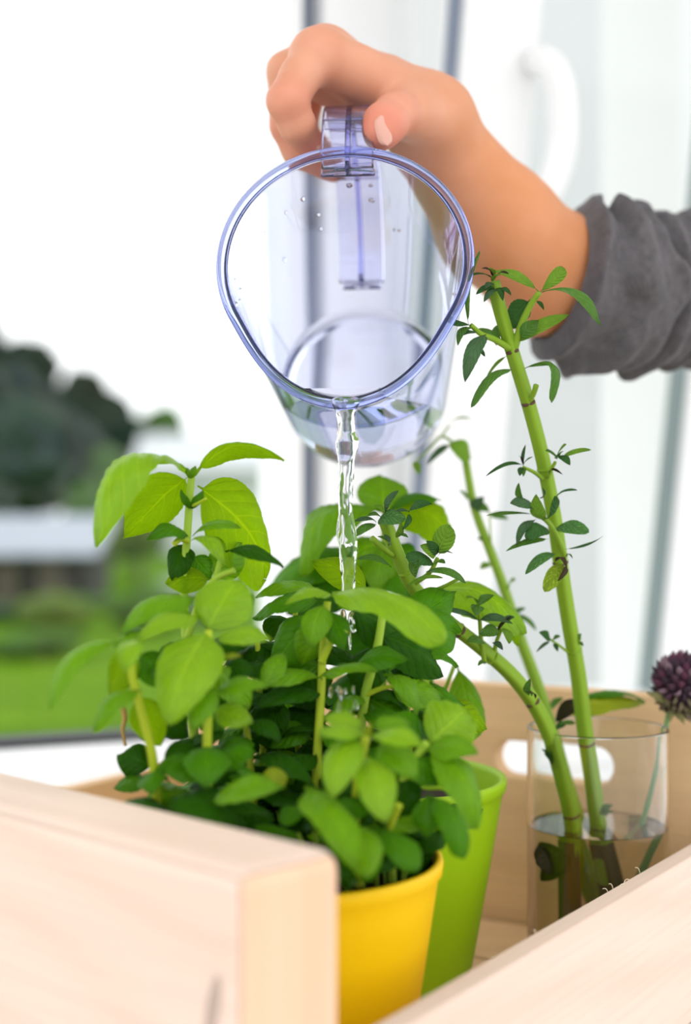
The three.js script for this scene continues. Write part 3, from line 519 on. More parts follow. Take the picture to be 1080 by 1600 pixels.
const mint = {
  bright: leafMat(lin(0.30, 0.55, 0.06), mintMap, mintBump, { clearcoat: 0.08 }),
  mid: leafMat(lin(0.17, 0.38, 0.06), mintMap, mintBump, { clearcoat: 0.34 }),
  dark: leafMat(lin(0.085, 0.22, 0.06), mintMap, mintBump, { clearcoat: 0.08, transmission: 0.32 }),
  grey: leafMat(lin(0.13, 0.25, 0.115), mintMap, mintBump, { clearcoat: 0.06, transmission: 0.3 }),
  spot: leafMat(lin(0.12, 0.27, 0.08), spotMap, mintBump, { clearcoat: 0.06, transmission: 0.3 }),
  spotYellow: leafMat(lin(0.34, 0.46, 0.04), spotMap, mintBump, { clearcoat: 0.06 }),
  brown: leafMat(lin(0.13, 0.085, 0.055), mintMap, mintBump, { clearcoat: 0.05, transmission: 0.2 }),
  rot: leafMat(lin(0.055, 0.045, 0.02), mintMap, mintBump, { clearcoat: 0.05, transmission: 0.15 }),
};
const stemM = {
  basil: phys({ color: lin(0.30, 0.46, 0.035), roughness: 0.55, specularIntensity: 0.4, clearcoat: 0.1, clearcoatRoughness: 0.4 }),
  young: phys({ color: lin(0.38, 0.48, 0.02), roughness: 0.55, specularIntensity: 0.4, clearcoat: 0.1, clearcoatRoughness: 0.4 }),
  mint: phys({ color: lin(0.215, 0.36, 0.022), roughness: 0.5, specularIntensity: 0.4, sheen: 0.1, sheenColor: lin(0.8, 0.9, 0.6) }),
  mintDark: phys({ color: lin(0.22, 0.36, 0.06), roughness: 0.6 }),
  rot: std({ color: lin(0.075, 0.06, 0.025), roughness: 0.8 }),
  node: std({ color: lin(0.10, 0.045, 0.03), roughness: 0.8 }),
  flower: std({ color: lin(0.16, 0.30, 0.10), roughness: 0.7 }),
};
// a leaf from its base to its tip; n = the way its upper face looks; arch lifts the middle of the blade towards n
function leafGeo(b, t, w, n, { arch = 0.15, cup = 0.35, fold = 0.12, ripple = 0.12, serr = 0.025, teeth = 9, twist = 0, stalk = 0.08, point = 0.8, belly = 0.6, nu = 24, nv = 10, seed = 1, curl = 0, warp = 0.09 } = {}) {
  const ch = t.clone().sub(b), L = ch.length(), T0 = ch.clone().normalize(), N0 = n.clone().addScaledVector(T0, -n.dot(T0)); if (N0.lengthSq() < 1e-6) N0.set(0, 1, 0).addScaledVector(T0, -T0.y); N0.normalize();
  const norm = (() => { let m = 0; for (let i = 1; i < 40; i++) { const u = i / 40; m = Math.max(m, Math.pow(u, belly) * Math.pow(1 - u, point)); } return m; })();
  const S = V(0, 0, 0), Tn = V(0, 0, 0), Nn = V(0, 0, 0), hw = w / 2;
  return gridGeo(nu, nv, (u, v, o) => {
    const x = (v - 0.5) * 2, f = clamp((u - stalk) / (1 - stalk), 0, 1);
    let half = hw * Math.pow(f, belly) * Math.pow(1 - f, point) / norm; half = Math.max(half, hw * 0.035 * (1 - 0.7 * u));
    if (serr) { const s = (f * teeth) % 1; half *= 1 + serr * (1 - s) * (f > 0.08 && f < 0.97 ? 1 : 0) - serr * 0.4; }
    const A = arch * L, my = 4 * A * u * (1 - u) - curl * L * u * u * u * 0.5, dy = 4 * A * (1 - 2 * u) - curl * L * 1.5 * u * u;
    Tn.copy(T0).multiplyScalar(L).addScaledVector(N0, dy).normalize(); S.copy(T0).cross(N0).normalize(); Nn.copy(S).cross(Tn).normalize();
    if (twist) { const a = twist * (u - 0.3), c = Math.cos(a), s = Math.sin(a); const S2 = S.clone().multiplyScalar(c).addScaledVector(Nn, s); Nn.multiplyScalar(c).addScaledVector(S, -s); S.copy(S2); }
    const ax = Math.abs(x), y0 = 0; let y = -cup * half * x * x + fold * half * ax + ripple * half * ax * (1.2 - ax) * Math.sin(6.28 * (5.2 * f - 1.9 * ax) + seed) + 0.06 * hw * ripple * 8 * ax * ax * Math.sin(9 * f + seed * 2.1 + (x > 0 ? 1.3 : 0));
    y += warp * hw * 2 * (fbm(u * 2.2 + seed * 3.1, x * 1.3 + seed, 4, 2) * sstep(u, 0.05, 0.4) + 0.5 * ax * ax * Math.sin(7 * u + seed * 5 + x));
    const cx = x * half * (1 - 0.28 * Math.min(cup, 1.2) * x * x * 0.6);
    o.copy(b).addScaledVector(T0, L * u).addScaledVector(N0, my).addScaledVector(S, cx).addScaledVector(Nn, y);
  });
}
let leafSeed = 1;
// [base x, y, depth, tip x, y, depth, width in picture pixels, [normal], options]
function leafPx(plant, mat, bx, by, bz, tx, ty, tz, w, n, o = {}) {
  leafSeed += 1.37; const b = at(bx, by, bz), t = at(tx, ty, tz);
  return part('leaf', leafGeo(b, t, w / F * (bz + tz) / 2, V(...n), { seed: leafSeed, ...o }), mat, plant);
}
function stemPx(plant, pts, r0, r1, mat, o = {}, name = 'stem') { return part(name, tube(pts.map((p) => at(...p)), (u) => lerp(r0, r1, u), { seg: 40, rad: 10, ...o }), mat, plant); }
const UP = [0, 1, 0.25], CAM = [0, 0.25, 1], UC = [0, 0.8, 0.6];

// ---- basil in the yellow pot, one plant per shoot
function plantAt(label, px, py, z, name = 'basil_plant', cat = 'basil plant', group) { return thing(name, label, cat, at(px, py, z), group); }
const soilBase = (x, z) => V(x, -0.152, -z);
function basilPlant(label, x, z, group) { return thing('basil_plant', label, 'basil plant', V(x, -0.1525, -z), group); }
{
  // tall shoot at the left
  const a = basilPlant('tallest basil shoot, rising at the left with big backlit leaves at its top', -0.058, 0.600);
  stemPx(a, [[326, 1372, 0.600], [306, 1180, 0.604], [292, 1020, 0.610], [288, 910, 0.613], [293, 830, 0.615], [299, 745, 0.616]], 0.0024, 0.0016, stemM.basil, { rad: 12 });
  leafPx(a, basil.light, 300, 738, 0.612, 153, 856, 0.565, 118, [-0.35, 0.85, 0.38], { arch: 0.36, cup: 0.6, ripple: 0.16, point: 0.75, nu: 30, nv: 12, fold: 0.05 });
  leafPx(a, basil.bright, 298, 742, 0.622, 192, 842, 0.615, 88, [0.35, -0.30, 0.85], { arch: -0.08, cup: 0.3, ripple: 0.05, serr: 0.05, teeth: 13, nu: 40, nv: 10, belly: 0.6, point: 1.0 });
  leafPx(a, basil.bright, 304, 742, 0.618, 444, 720, 0.610, 76, [0.05, 0.92, -0.32], { arch: 0.26, cup: 0.35, serr: 0.05, teeth: 14, nu: 40, nv: 10, ripple: 0.05, point: 1.0 });
  leafPx(a, basil.bright, 308, 760, 0.622, 412, 904, 0.655, 150, [0.52, 0.42, 0.70], { arch: 0.14, cup: 0.22, ripple: 0.04, serr: 0.035, teeth: 18, nu: 54, nv: 14, belly: 0.42, point: 0.44, stalk: 0.05 });
  leafPx(a, basil.green, 297, 795, 0.612, 283, 765, 0.608, 20, [-0.6, 0.2, 0.8], { cup: 0.5, stalk: 0 });
  leafPx(a, basil.green, 299, 795, 0.612, 318, 766, 0.610, 18, [0.6, 0.2, 0.8], { cup: 0.5, stalk: 0 });
  leafPx(a, basil.mid, 298, 748, 0.612, 306, 728, 0.610, 14, [0.2, 0.2, 1], { cup: 0.6, stalk: 0 }); leafPx(a, basil.mid, 298, 748, 0.610, 292, 731, 0.607, 12, [-0.2, 0.2, 1], { cup: 0.6, stalk: 0 });
  leafPx(a, basil.green, 294, 838, 0.612, 232, 836, 0.596, 46, [-0.1, 0.7, 0.7], { arch: 0.22, cup: 0.4, curl: 0.2, ripple: 0.07 });
  leafPx(a, basil.mid, 300, 838, 0.610, 377, 824, 0.600, 34, [0.0, 0.9, 0.45], { arch: 0.18, cup: 0.35 });
  leafPx(a, basil.light, 298, 845, 0.608, 352, 884, 0.588, 34, [0.3, 0.75, 0.6], { arch: 0.24, cup: 0.4 });
  leafPx(a, basil.deep, 293, 848, 0.616, 270, 908, 0.612, 52, [-0.35, 0.2, 0.9], { arch: 0.1, cup: 0.35, belly: 0.45 });
  leafPx(a, basil.green, 300, 868, 0.618, 330, 905, 0.622, 44, [0.2, 0.4, 0.9], { arch: 0.1 });
  leafPx(a, basil.deep, 352, 862, 0.603, 443, 888, 0.592, 40, [0.1, 0.85, 0.5], { arch: 0.17, cup: 0.35, fold: 0.2 });
  leafPx(a, basil.bright, 344, 872, 0.606, 336, 838, 0.612, 28, [0.1, 0.1, 1], { stalk: 0.02 });
  leafPx(a, basil.bright, 330, 905, 0.615, 258, 912, 0.612, 50, [0, 0.5, 0.8], { arch: 0.15 });
  leafPx(a, basil.mid, 330, 905, 0.620, 378, 850, 0.63, 60, [0.1, 0.1, 1], { arch: 0.05 });
  stemPx(a, [[292, 1000, 0.609], [318, 925, 0.605], [335, 905, 0.604], [346, 868, 0.604]], 0.0017, 0.0011, stemM.basil);
  stemPx(a, [[324, 918, 0.604], [340, 902, 0.602], [366, 891, 0.598]], 0.0015, 0.0013, stemM.basil, {}, 'cut_stalk');
  stemPx(a, [[296, 790, 0.613], [306, 788, 0.610], [322, 779, 0.606]], 0.0009, 0.0006, stemM.young, {}, 'leaf_scar');
  stemPx(a, [[293, 846, 0.611], [282, 842, 0.606], [272, 850, 0.603]], 0.0013, 0.0012, stemM.young, {}, 'leaf_scar');

  // soft front-left plant
  const b = basilPlant('basil in front of the tall shoot, one long leaf drooping far out to the left', -0.072, 0.560);
  stemPx(b, [[254, 1385, 0.560], [246, 1270, 0.552], [238, 1180, 0.545], [218, 1100, 0.540], [205, 1040, 0.536], [212, 1000, 0.537]], 0.0022, 0.0015, stemM.young, { rad: 12 });
  leafPx(b, basil.mid, 190, 1004, 0.530, 76, 1112, 0.500, 58, [-0.40, 0.80, 0.45], { arch: 0.24, cup: 0.6, point: 0.7, nu: 26 });
  leafPx(b, basil.mid, 312, 936, 0.570, 188, 990, 0.548, 84, [-0.25, 0.85, 0.4], { arch: 0.18, cup: 0.5, ripple: 0.08, nu: 26, nv: 10 });
  leafPx(b, basil.light, 316, 966, 0.556, 212, 1002, 0.534, 56, [-0.15, 0.8, 0.55], { arch: 0.16, cup: 0.4 });
  leafPx(b, basil.light, 322, 990, 0.548, 264, 1134, 0.522, 108, [-0.1, 0.45, 0.88], { arch: 0.15, cup: 0.35, belly: 0.42, point: 0.7, nu: 26, nv: 10, stalk: 0.02 });
  leafPx(b, basil.bright, 214, 1010, 0.538, 172, 1085, 0.545, 56, [-0.3, 0.2, 0.9], { arch: 0.12 });
  leafPx(b, basil.light, 212, 1002, 0.530, 196, 1050, 0.512, 46, [-0.1, 0.6, 0.8], { arch: 0.2 });
  leafPx(b, basil.mid, 222, 1080, 0.532, 148, 1144, 0.520, 54, [-0.3, 0.75, 0.55], { arch: 0.26, cup: 0.5 });
  leafPx(b, basil.green, 232, 1050, 0.550, 290, 1040, 0.545, 60, [0.1, 0.7, 0.6], { arch: 0.15 });
  leafPx(b, basil.bright, 212, 1085, 0.555, 252, 1165, 0.56, 60, [0.2, 0.3, 0.9], { arch: 0.1 });
  leafPx(b, basil.green, 205, 1012, 0.548, 262, 968, 0.556, 46, [-0.2, 0.9, 0.2], { arch: 0.12 });
  leafPx(b, basil.deep, 240, 1200, 0.575, 184, 1180, 0.580, 62, [-0.2, 0.6, 0.8], { arch: 0.2, cup: 0.4 });
  leafPx(b, basil.green, 236, 1222, 0.570, 178, 1232, 0.572, 46, [-0.2, 0.8, 0.5], { arch: 0.15 });
  leafPx(b, basil.green, 214, 1020, 0.552, 268, 1072, 0.556, 62, [0.1, 0.5, 0.86], { arch: 0.15 });
  leafPx(b, basil.deep, 222, 1030, 0.560, 188, 1075, 0.566, 44, [-0.2, 0.5, 0.86], { arch: 0.15 });
  leafPx(b, basil.mid, 240, 985, 0.555, 178, 1012, 0.548, 40, [-0.2, 0.85, 0.4], { arch: 0.18 });
  leafPx(b, basil.deep, 240, 1110, 0.570, 296, 1150, 0.575, 56, [0.1, 0.6, 0.8], { arch: 0.15 });
  stemPx(b, [[196, 1165, 0.578], [192, 1140, 0.578], [195, 1120, 0.577], [190, 1100, 0.576]], 0.0006, 0.0013, std({ color: lin(0.45, 0.28, 0.08), roughness: 0.8 }), {}, 'withered_leaf');

  const c = basilPlant('basil with the large broad leaf in the middle of the left group', -0.050, 0.556);
  stemPx(c, [[338, 1375, 0.556], [326, 1250, 0.550], [324, 1150, 0.548], [328, 1060, 0.548], [326, 985, 0.552]], 0.0022, 0.0015, stemM.young, { rad: 12 });
  leafPx(c, basil.light, 322, 992, 0.553, 372, 905, 0.568, 96, [0.05, 0.45, 0.85], { arch: 0.12, cup: 0.35, belly: 0.5, point: 0.5, nu: 26, nv: 10 });
  leafPx(c, basil.light, 334, 1000, 0.550, 428, 1000, 0.540, 44, [0.05, 0.75, 0.6], { arch: 0.14 });
  leafPx(c, basil.green, 318, 992, 0.558, 392, 930, 0.58, 70, [0.3, 0.8, 0.2], { arch: 0.15 });
  leafPx(c, basil.mid, 334, 1072, 0.545, 300, 1142, 0.530, 52, [-0.15, 0.5, 0.85], { arch: 0.18, cup: 0.4 });
  leafPx(c, basil.mid, 336, 1080, 0.548, 420, 1074, 0.540, 46, [0, 0.8, 0.6], { arch: 0.16, cup: 0.35 });
  leafPx(c, basil.deep, 318, 1010, 0.580, 236, 1046, 0.582, 62, [-0.1, 0.7, 0.7], { arch: 0.15 });
  leafPx(c, basil.deep, 318, 1020, 0.585, 252, 1098, 0.588, 66, [-0.2, 0.5, 0.8], { arch: 0.15 });
  leafPx(c, basil.mid, 330, 1040, 0.57, 390, 1110, 0.572, 60, [0.2, 0.6, 0.8], { arch: 0.18 });
  leafPx(c, basil.green, 300, 1090, 0.575, 350, 1150, 0.572, 56, [0.1, 0.5, 0.85], { arch: 0.15 });
  leafPx(c, basil.mid, 300, 980, 0.575, 240, 950, 0.585, 50, [-0.1, 0.8, 0.5], { arch: 0.15 });
  leafPx(c, basil.yellow, 336, 1034, 0.548, 380, 1024, 0.540, 16, [0, 0.8, 0.6], { arch: 0.1 });
  leafPx(c, basil.deep, 345, 1045, 0.575, 398, 1052, 0.57, 50, [0, 0.7, 0.7], { arch: 0.15 });
  leafPx(c, basil.mid, 330, 1255, 0.530, 446, 1232, 0.512, 68, [-0.05, 0.85, 0.55], { arch: 0.16, cup: 0.4, nu: 24, nv: 10 });
  leafPx(c, basil.green, 330, 1210, 0.548, 252, 1206, 0.540, 64, [0, 0.8, 0.6], { arch: 0.17 });
  leafPx(c, basil.green, 336, 1190, 0.55, 400, 1176, 0.545, 58, [0, 0.7, 0.7], { arch: 0.15 });
  leafPx(c, basil.deep, 322, 1165, 0.556, 258, 1185, 0.552, 60, [0, 0.8, 0.6], { arch: 0.15 });
  leafPx(c, basil.yellow, 428, 1238, 0.535, 430, 1198, 0.54, 42, [0, 0.3, 1], { arch: 0.08, belly: 0.5, point: 0.5 });
  leafPx(c, basil.light, 330, 1110, 0.556, 395, 1130, 0.552, 50, [0, 0.6, 0.8], { arch: 0.15 });
  stemPx(c, [[404, 1350, 0.580], [388, 1160, 0.582], [378, 1085, 0.582]], 0.0018, 0.0013, stemM.young);

  // the plant the water falls on
  const d = basilPlant('wet basil right under the water stream, with a broad pale leaf across the middle', -0.018, 0.595);
  stemPx(d, [[490, 1370, 0.590], [496, 1180, 0.590], [502, 1080, 0.592], [505, 1010, 0.594], [512, 940, 0.596]], 0.0022, 0.0015, stemM.young, { rad: 12 });
  stemPx(d, [[502, 1035, 0.592], [520, 1000, 0.590], [541, 984, 0.587]], 0.0017, 0.0014, stemM.young, {}, 'cut_stalk');
  leafPx(d, basil.light, 520, 930, 0.590, 696, 1004, 0.556, 92, [0.22, 0.78, 0.60], { arch: 0.17, cup: 0.5, ripple: 0.14, belly: 0.5, point: 0.38, nu: 32, nv: 12, stalk: 0.02 });
  leafPx(d, basil.light, 524, 932, 0.596, 442, 946, 0.585, 40, [-0.1, 0.9, 0.4], { arch: 0.2, cup: 0.4 });
  leafPx(d, basil.bright, 578, 922, 0.648, 487, 876, 0.650, 58, [0.1, 0.55, 0.8], { arch: 0.12, cup: 0.3, ripple: 0.06, nu: 26, nv: 10 });
  leafPx(d, basil.green, 505, 940, 0.612, 396, 968, 0.620, 70, [-0.2, 0.85, 0.4], { arch: 0.18, cup: 0.4, serr: 0.05, teeth: 14, nu: 42 });
  leafPx(d, basil.mid, 500, 930, 0.622, 400, 935, 0.635, 60, [-0.1, 0.9, 0.3], { arch: 0.2, cup: 0.4 });
  leafPx(d, basil.green, 500, 960, 0.604, 428, 1048, 0.610, 92, [-0.35, 0.25, 0.85], { arch: 0.16, cup: 0.5 });
  leafPx(d, basil.mid, 502, 965, 0.602, 470, 1040, 0.600, 60, [0.2, 0.2, 0.9], { arch: 0.2, cup: 0.4 });
  leafPx(d, basil.deep, 545, 950, 0.612, 640, 1010, 0.62, 86, [0.2, 0.4, 0.8], { arch: 0.14 });
  leafPx(d, basil.mid, 504, 1062, 0.590, 408, 1076, 0.574, 52, [-0.05, 0.9, 0.42], { arch: 0.17, cup: 0.3, fold: 0.22, ripple: 0.14 });
  leafPx(d, basil.mid, 500, 1060, 0.588, 590, 1050, 0.578, 44, [0.05, 0.9, 0.42], { arch: 0.17, cup: 0.35, ripple: 0.1 });
  leafPx(d, basil.deep, 508, 1088, 0.592, 396, 1110, 0.578, 56, [-0.1, 0.85, 0.5], { arch: 0.2, cup: 0.4, ripple: 0.12 });
  leafPx(d, basil.green, 506, 1042, 0.612, 420, 1050, 0.605, 64, [-0.2, 0.7, 0.6], { arch: 0.15, cup: 0.3, fold: 0.25 });
  leafPx(d, basil.green, 492, 1138, 0.600, 420, 1168, 0.596, 54, [-0.1, 0.7, 0.6], { arch: 0.14, fold: 0.2 });
  leafPx(d, basil.mid, 506, 942, 0.588, 486, 1012, 0.578, 52, [-0.2, 0.4, 0.9], { arch: 0.16 });
  leafPx(d, basil.green, 508, 950, 0.592, 538, 1016, 0.585, 50, [0.3, 0.4, 0.85], { arch: 0.16 });
  leafPx(d, basil.mid, 408, 1078, 0.572, 445, 1020, 0.585, 38, [0.2, 0.4, 0.85], { arch: 0.15, serr: 0.06, teeth: 14, nu: 42, fold: 0.1 });

  const e = basilPlant('basil at the right side of the pot behind the pale leaf, with glossy wet leaves', 0.008, 0.600);
  stemPx(e, [[560, 1360, 0.600], [560, 1180, 0.600], [572, 1080, 0.600], [580, 1050, 0.600], [590, 1010, 0.604], [598, 960, 0.607]], 0.0026, 0.0017, stemM.basil, { rad: 12 });
  stemPx(e, [[574, 1085, 0.599], [595, 1076, 0.597], [618, 1072, 0.594]], 0.0012, 0.0008, stemM.young, {}, 'leaf_scar');
  leafPx(e, basil.green, 552, 1044, 0.596, 640, 1032, 0.586, 58, [0.1, 0.8, 0.6], { arch: 0.22, cup: 0.45, ripple: 0.09 });
  leafPx(e, basil.mid, 600, 1055, 0.593, 652, 1118, 0.582, 46, [0.4, 0.7, 0.5], { arch: 0.3, cup: 0.4, serr: 0.05, teeth: 12, nu: 38 });
  leafPx(e, basil.deep, 585, 990, 0.612, 692, 1058, 0.622, 84, [0.25, 0.55, 0.75], { arch: 0.16, serr: 0.05, teeth: 10, nu: 36 });
  leafPx(e, basil.green, 600, 985, 0.618, 716, 990, 0.64, 90, [0.15, 0.3, 0.9], { arch: 0.12, belly: 0.5, point: 0.5 });
  leafPx(e, basil.deep, 590, 1005, 0.610, 560, 1090, 0.605, 70, [-0.1, 0.4, 0.9], { arch: 0.12 });
  leafPx(e, basil.mid, 606, 1075, 0.605, 690, 1090, 0.612, 66, [0.1, 0.6, 0.75], { arch: 0.12 });
  leafPx(e, basil.green, 566, 1090, 0.606, 640, 1130, 0.61, 70, [0.1, 0.5, 0.85], { arch: 0.12 });
  leafPx(e, basil.bright, 690, 1100, 0.64, 760, 1140, 0.65, 56, [0.1, 0.5, 0.85], { arch: 0.12 });
  leafPx(e, basil.green, 620, 985, 0.64, 712, 925, 0.66, 70, [0.1, 0.3, 0.9], { arch: 0.1 });

  // bright low cluster hanging over the front of the pot
  const f = basilPlant('low bright basil cluster at the front, its leaves hanging down towards the yellow rim', 0.002, 0.548);
  stemPx(f, [[560, 1385, 0.550], [556, 1280, 0.542], [562, 1200, 0.535], [572, 1150, 0.530]], 0.0023, 0.0017, stemM.young);
  leafPx(f, basil.light, 572, 1178, 0.524, 602, 1286, 0.498, 66, [0.1, 0.50, 0.86], { arch: 0.16, cup: 0.35, belly: 0.6, point: 0.7, nu: 24, nv: 10 });
  leafPx(f, basil.light, 556, 1150, 0.524, 518, 1248, 0.500, 70, [-0.25, 0.45, 0.86], { arch: 0.18, cup: 0.4, nu: 24, nv: 10 });
  leafPx(f, basil.light, 578, 1150, 0.524, 664, 1168, 0.506, 56, [0.15, 0.85, 0.5], { arch: 0.14, cup: 0.3 });
  leafPx(f, basil.light, 570, 1148, 0.526, 498, 1150, 0.508, 56, [-0.1, 0.85, 0.5], { arch: 0.12, cup: 0.3 });
  leafPx(f, basil.light, 570, 1135, 0.530, 505, 1122, 0.530, 44, [-0.1, 0.8, 0.6], { arch: 0.14 });
  leafPx(f, basil.mid, 582, 1140, 0.532, 640, 1130, 0.54, 44, [0, 0.8, 0.6], { arch: 0.14 });
  leafPx(f, basil.mid, 590, 1160, 0.528, 650, 1218, 0.514, 66, [0.3, 0.6, 0.75], { arch: 0.16, cup: 0.35 });
  leafPx(f, basil.yellow, 574, 1152, 0.518, 582, 1128, 0.512, 14, [0, 0.6, 0.9], { stalk: 0 });
  leafPx(f, basil.mid, 476, 1232, 0.524, 556, 1356, 0.484, 86, [0.25, 0.72, 0.65], { arch: 0.14, cup: 0.4, nu: 26, nv: 10, belly: 0.5 });
  leafPx(f, basil.mid, 566, 1288, 0.512, 572, 1372, 0.494, 62, [0, 0.5, 0.86], { arch: 0.14, belly: 0.5, point: 0.55 });
  leafPx(f, basil.green, 592, 1298, 0.528, 652, 1362, 0.512, 60, [0.2, 0.75, 0.6], { arch: 0.18, belly: 0.5, point: 0.5 });
  leafPx(f, basil.green, 560, 1370, 0.525, 600, 1350, 0.515, 50, [0, 0.8, 0.6], { arch: 0.1 });
  leafPx(f, basil.deep, 566, 1235, 0.548, 556, 1300, 0.54, 66, [0.1, 0.5, 0.86], { arch: 0.15 });
  leafPx(f, basil.green, 470, 1260, 0.535, 440, 1290, 0.52, 40, [0, 0.8, 0.6], { arch: 0.1 });

  const g = basilPlant('crinkled basil at the right of the yellow pot, drooping in front of the green pot', 0.018, 0.570);
  stemPx(g, [[612, 1380, 0.565], [610, 1290, 0.560], [622, 1240, 0.556], [646, 1190, 0.552], [668, 1160, 0.550]], 0.0022, 0.0016, stemM.basil);
  stemPx(g, [[600, 1315, 0.545], [612, 1285, 0.540], [624, 1258, 0.535]], 0.0017, 0.0015, stemM.young, {}, 'cut_stalk');
  leafPx(g, basil.mid, 666, 1168, 0.552, 748, 1178, 0.540, 62, [0.1, 0.80, 0.55], { arch: 0.14, cup: 0.3, ripple: 0.12 });
  leafPx(g, basil.light, 668, 1164, 0.556, 728, 1108, 0.566, 96, [0.05, 0.30, 0.95], { arch: 0.12, cup: 0.30, ripple: 0.18, belly: 0.5, point: 0.35, nu: 30, nv: 14 });
  leafPx(g, basil.mid, 664, 1172, 0.552, 742, 1296, 0.535, 84, [0.55, 0.55, 0.62], { arch: 0.26, cup: 0.4, ripple: 0.10, nu: 28, nv: 12, point: 0.6 });
  leafPx(g, basil.green, 660, 1160, 0.560, 600, 1120, 0.570, 64, [0, 0.5, 0.86], { arch: 0.14 });
  leafPx(g, basil.green, 672, 1244, 0.535, 722, 1342, 0.520, 64, [0.50, 0.55, 0.68], { arch: 0.24, cup: 0.75, fold: 0.35, ripple: 0.04, belly: 0.45, point: 0.4, nu: 26, nv: 12 });
  leafPx(g, basil.green, 668, 1238, 0.54, 666, 1310, 0.535, 52, [-0.2, 0.4, 0.9], { arch: 0.18, cup: 0.5 });
  leafPx(g, basil.deep, 640, 1205, 0.555, 630, 1280, 0.55, 52, [-0.2, 0.4, 0.9], { arch: 0.12 });
  leafPx(g, basil.green, 640, 1185, 0.55, 690, 1225, 0.545, 70, [0.2, 0.7, 0.7], { arch: 0.15 });
  leafPx(g, basil.deep, 660, 1335, 0.545, 690, 1300, 0.56, 44, [-0.2, 0.4, 0.9], { arch: 0.1 });

  // leaf pairs up each stem, every pair turned a quarter from the one below
  const R = rng(5), owners = [b, c, d, e, f, g];
  const inPot = (t) => { if (Math.hypot(t.x - YP.x, t.z - YP.z) > 0.056) t.y = Math.max(t.y, -0.1275); return t; };   // blades lie over the rim, not through it
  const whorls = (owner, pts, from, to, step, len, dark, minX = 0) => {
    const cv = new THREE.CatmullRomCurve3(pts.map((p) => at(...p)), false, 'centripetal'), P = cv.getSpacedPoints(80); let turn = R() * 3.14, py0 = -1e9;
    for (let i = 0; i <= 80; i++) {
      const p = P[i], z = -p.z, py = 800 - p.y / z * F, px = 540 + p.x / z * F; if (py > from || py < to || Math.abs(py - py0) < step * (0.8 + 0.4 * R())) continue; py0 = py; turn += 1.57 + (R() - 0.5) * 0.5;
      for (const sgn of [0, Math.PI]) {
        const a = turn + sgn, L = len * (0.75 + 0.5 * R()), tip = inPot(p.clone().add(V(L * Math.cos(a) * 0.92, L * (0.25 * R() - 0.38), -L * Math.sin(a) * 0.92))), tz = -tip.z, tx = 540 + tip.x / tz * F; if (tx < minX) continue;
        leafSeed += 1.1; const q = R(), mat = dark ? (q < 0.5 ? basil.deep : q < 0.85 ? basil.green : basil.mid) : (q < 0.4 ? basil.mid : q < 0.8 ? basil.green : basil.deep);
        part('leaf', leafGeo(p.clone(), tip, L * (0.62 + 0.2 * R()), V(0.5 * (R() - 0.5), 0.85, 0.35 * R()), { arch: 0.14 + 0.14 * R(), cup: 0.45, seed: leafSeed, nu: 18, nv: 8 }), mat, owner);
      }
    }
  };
  whorls(b, [[254, 1385, 0.560], [246, 1270, 0.552], [238, 1180, 0.545]], 1330, 1215, 38, 0.020, true, 176);
  whorls(c, [[338, 1375, 0.556], [326, 1250, 0.550], [324, 1150, 0.548]], 1330, 1140, 36, 0.023, true, 190);
  whorls(c, [[404, 1350, 0.580], [388, 1160, 0.582], [378, 1085, 0.582]], 1330, 1080, 30, 0.026, true, 250);
  whorls(c, [[420, 1330, 0.610], [410, 1160, 0.615], [404, 1040, 0.620], [402, 985, 0.622]], 1330, 985, 30, 0.028, true, 290);
  stemPx(c, [[420, 1330, 0.610], [410, 1160, 0.615], [404, 1040, 0.620], [402, 985, 0.622]], 0.0019, 0.0012, stemM.young);
  whorls(d, [[490, 1370, 0.590], [496, 1180, 0.590], [502, 1080, 0.592], [505, 1010, 0.594]], 1330, 1120, 34, 0.027, true);
  whorls(d, [[470, 1330, 0.625], [466, 1150, 0.630], [460, 1000, 0.636], [462, 950, 0.638]], 1330, 950, 30, 0.030, true);
  stemPx(d, [[470, 1330, 0.625], [466, 1150, 0.630], [460, 1000, 0.636], [462, 950, 0.638]], 0.0019, 0.0012, stemM.young);
  whorls(e, [[560, 1360, 0.600], [560, 1180, 0.600], [572, 1080, 0.600], [580, 1050, 0.600]], 1330, 1080, 30, 0.028, true);
  whorls(e, [[640, 1330, 0.600], [640, 1200, 0.612], [636, 1090, 0.622], [632, 1010, 0.630]], 1330, 1000, 32, 0.028, true);
  stemPx(e, [[640, 1330, 0.600], [640, 1200, 0.612], [636, 1090, 0.622], [632, 1010, 0.630]], 0.0019, 0.0012, stemM.young);
  whorls(f, [[560, 1385, 0.550], [556, 1280, 0.542], [562, 1200, 0.535]], 1360, 1210, 34, 0.022, true);
  whorls(g, [[612, 1380, 0.565], [610, 1290, 0.560], [622, 1240, 0.556]], 1360, 1210, 34, 0.022, true);
  for (const [o, x, y, z, tx, ty] of [[d, 470, 1140, 0.632, 510, 1180], [d, 466, 1150, 0.632, 420, 1190], [c, 406, 1090, 0.622, 372, 1135], [c, 404, 1085, 0.622, 440, 1130], [c, 326, 1060, 0.60, 372, 1115], [c, 326, 1190, 0.60, 376, 1232], [c, 392, 1150, 0.60, 350, 1200], [e, 640, 1150, 0.622, 690, 1190], [d, 466, 1080, 0.634, 500, 1125]]) leafPx(o, basil.deep, x, y, z, tx, ty, z + 0.003, 58, [0.1, 0.4, 0.9], { arch: 0.14 });
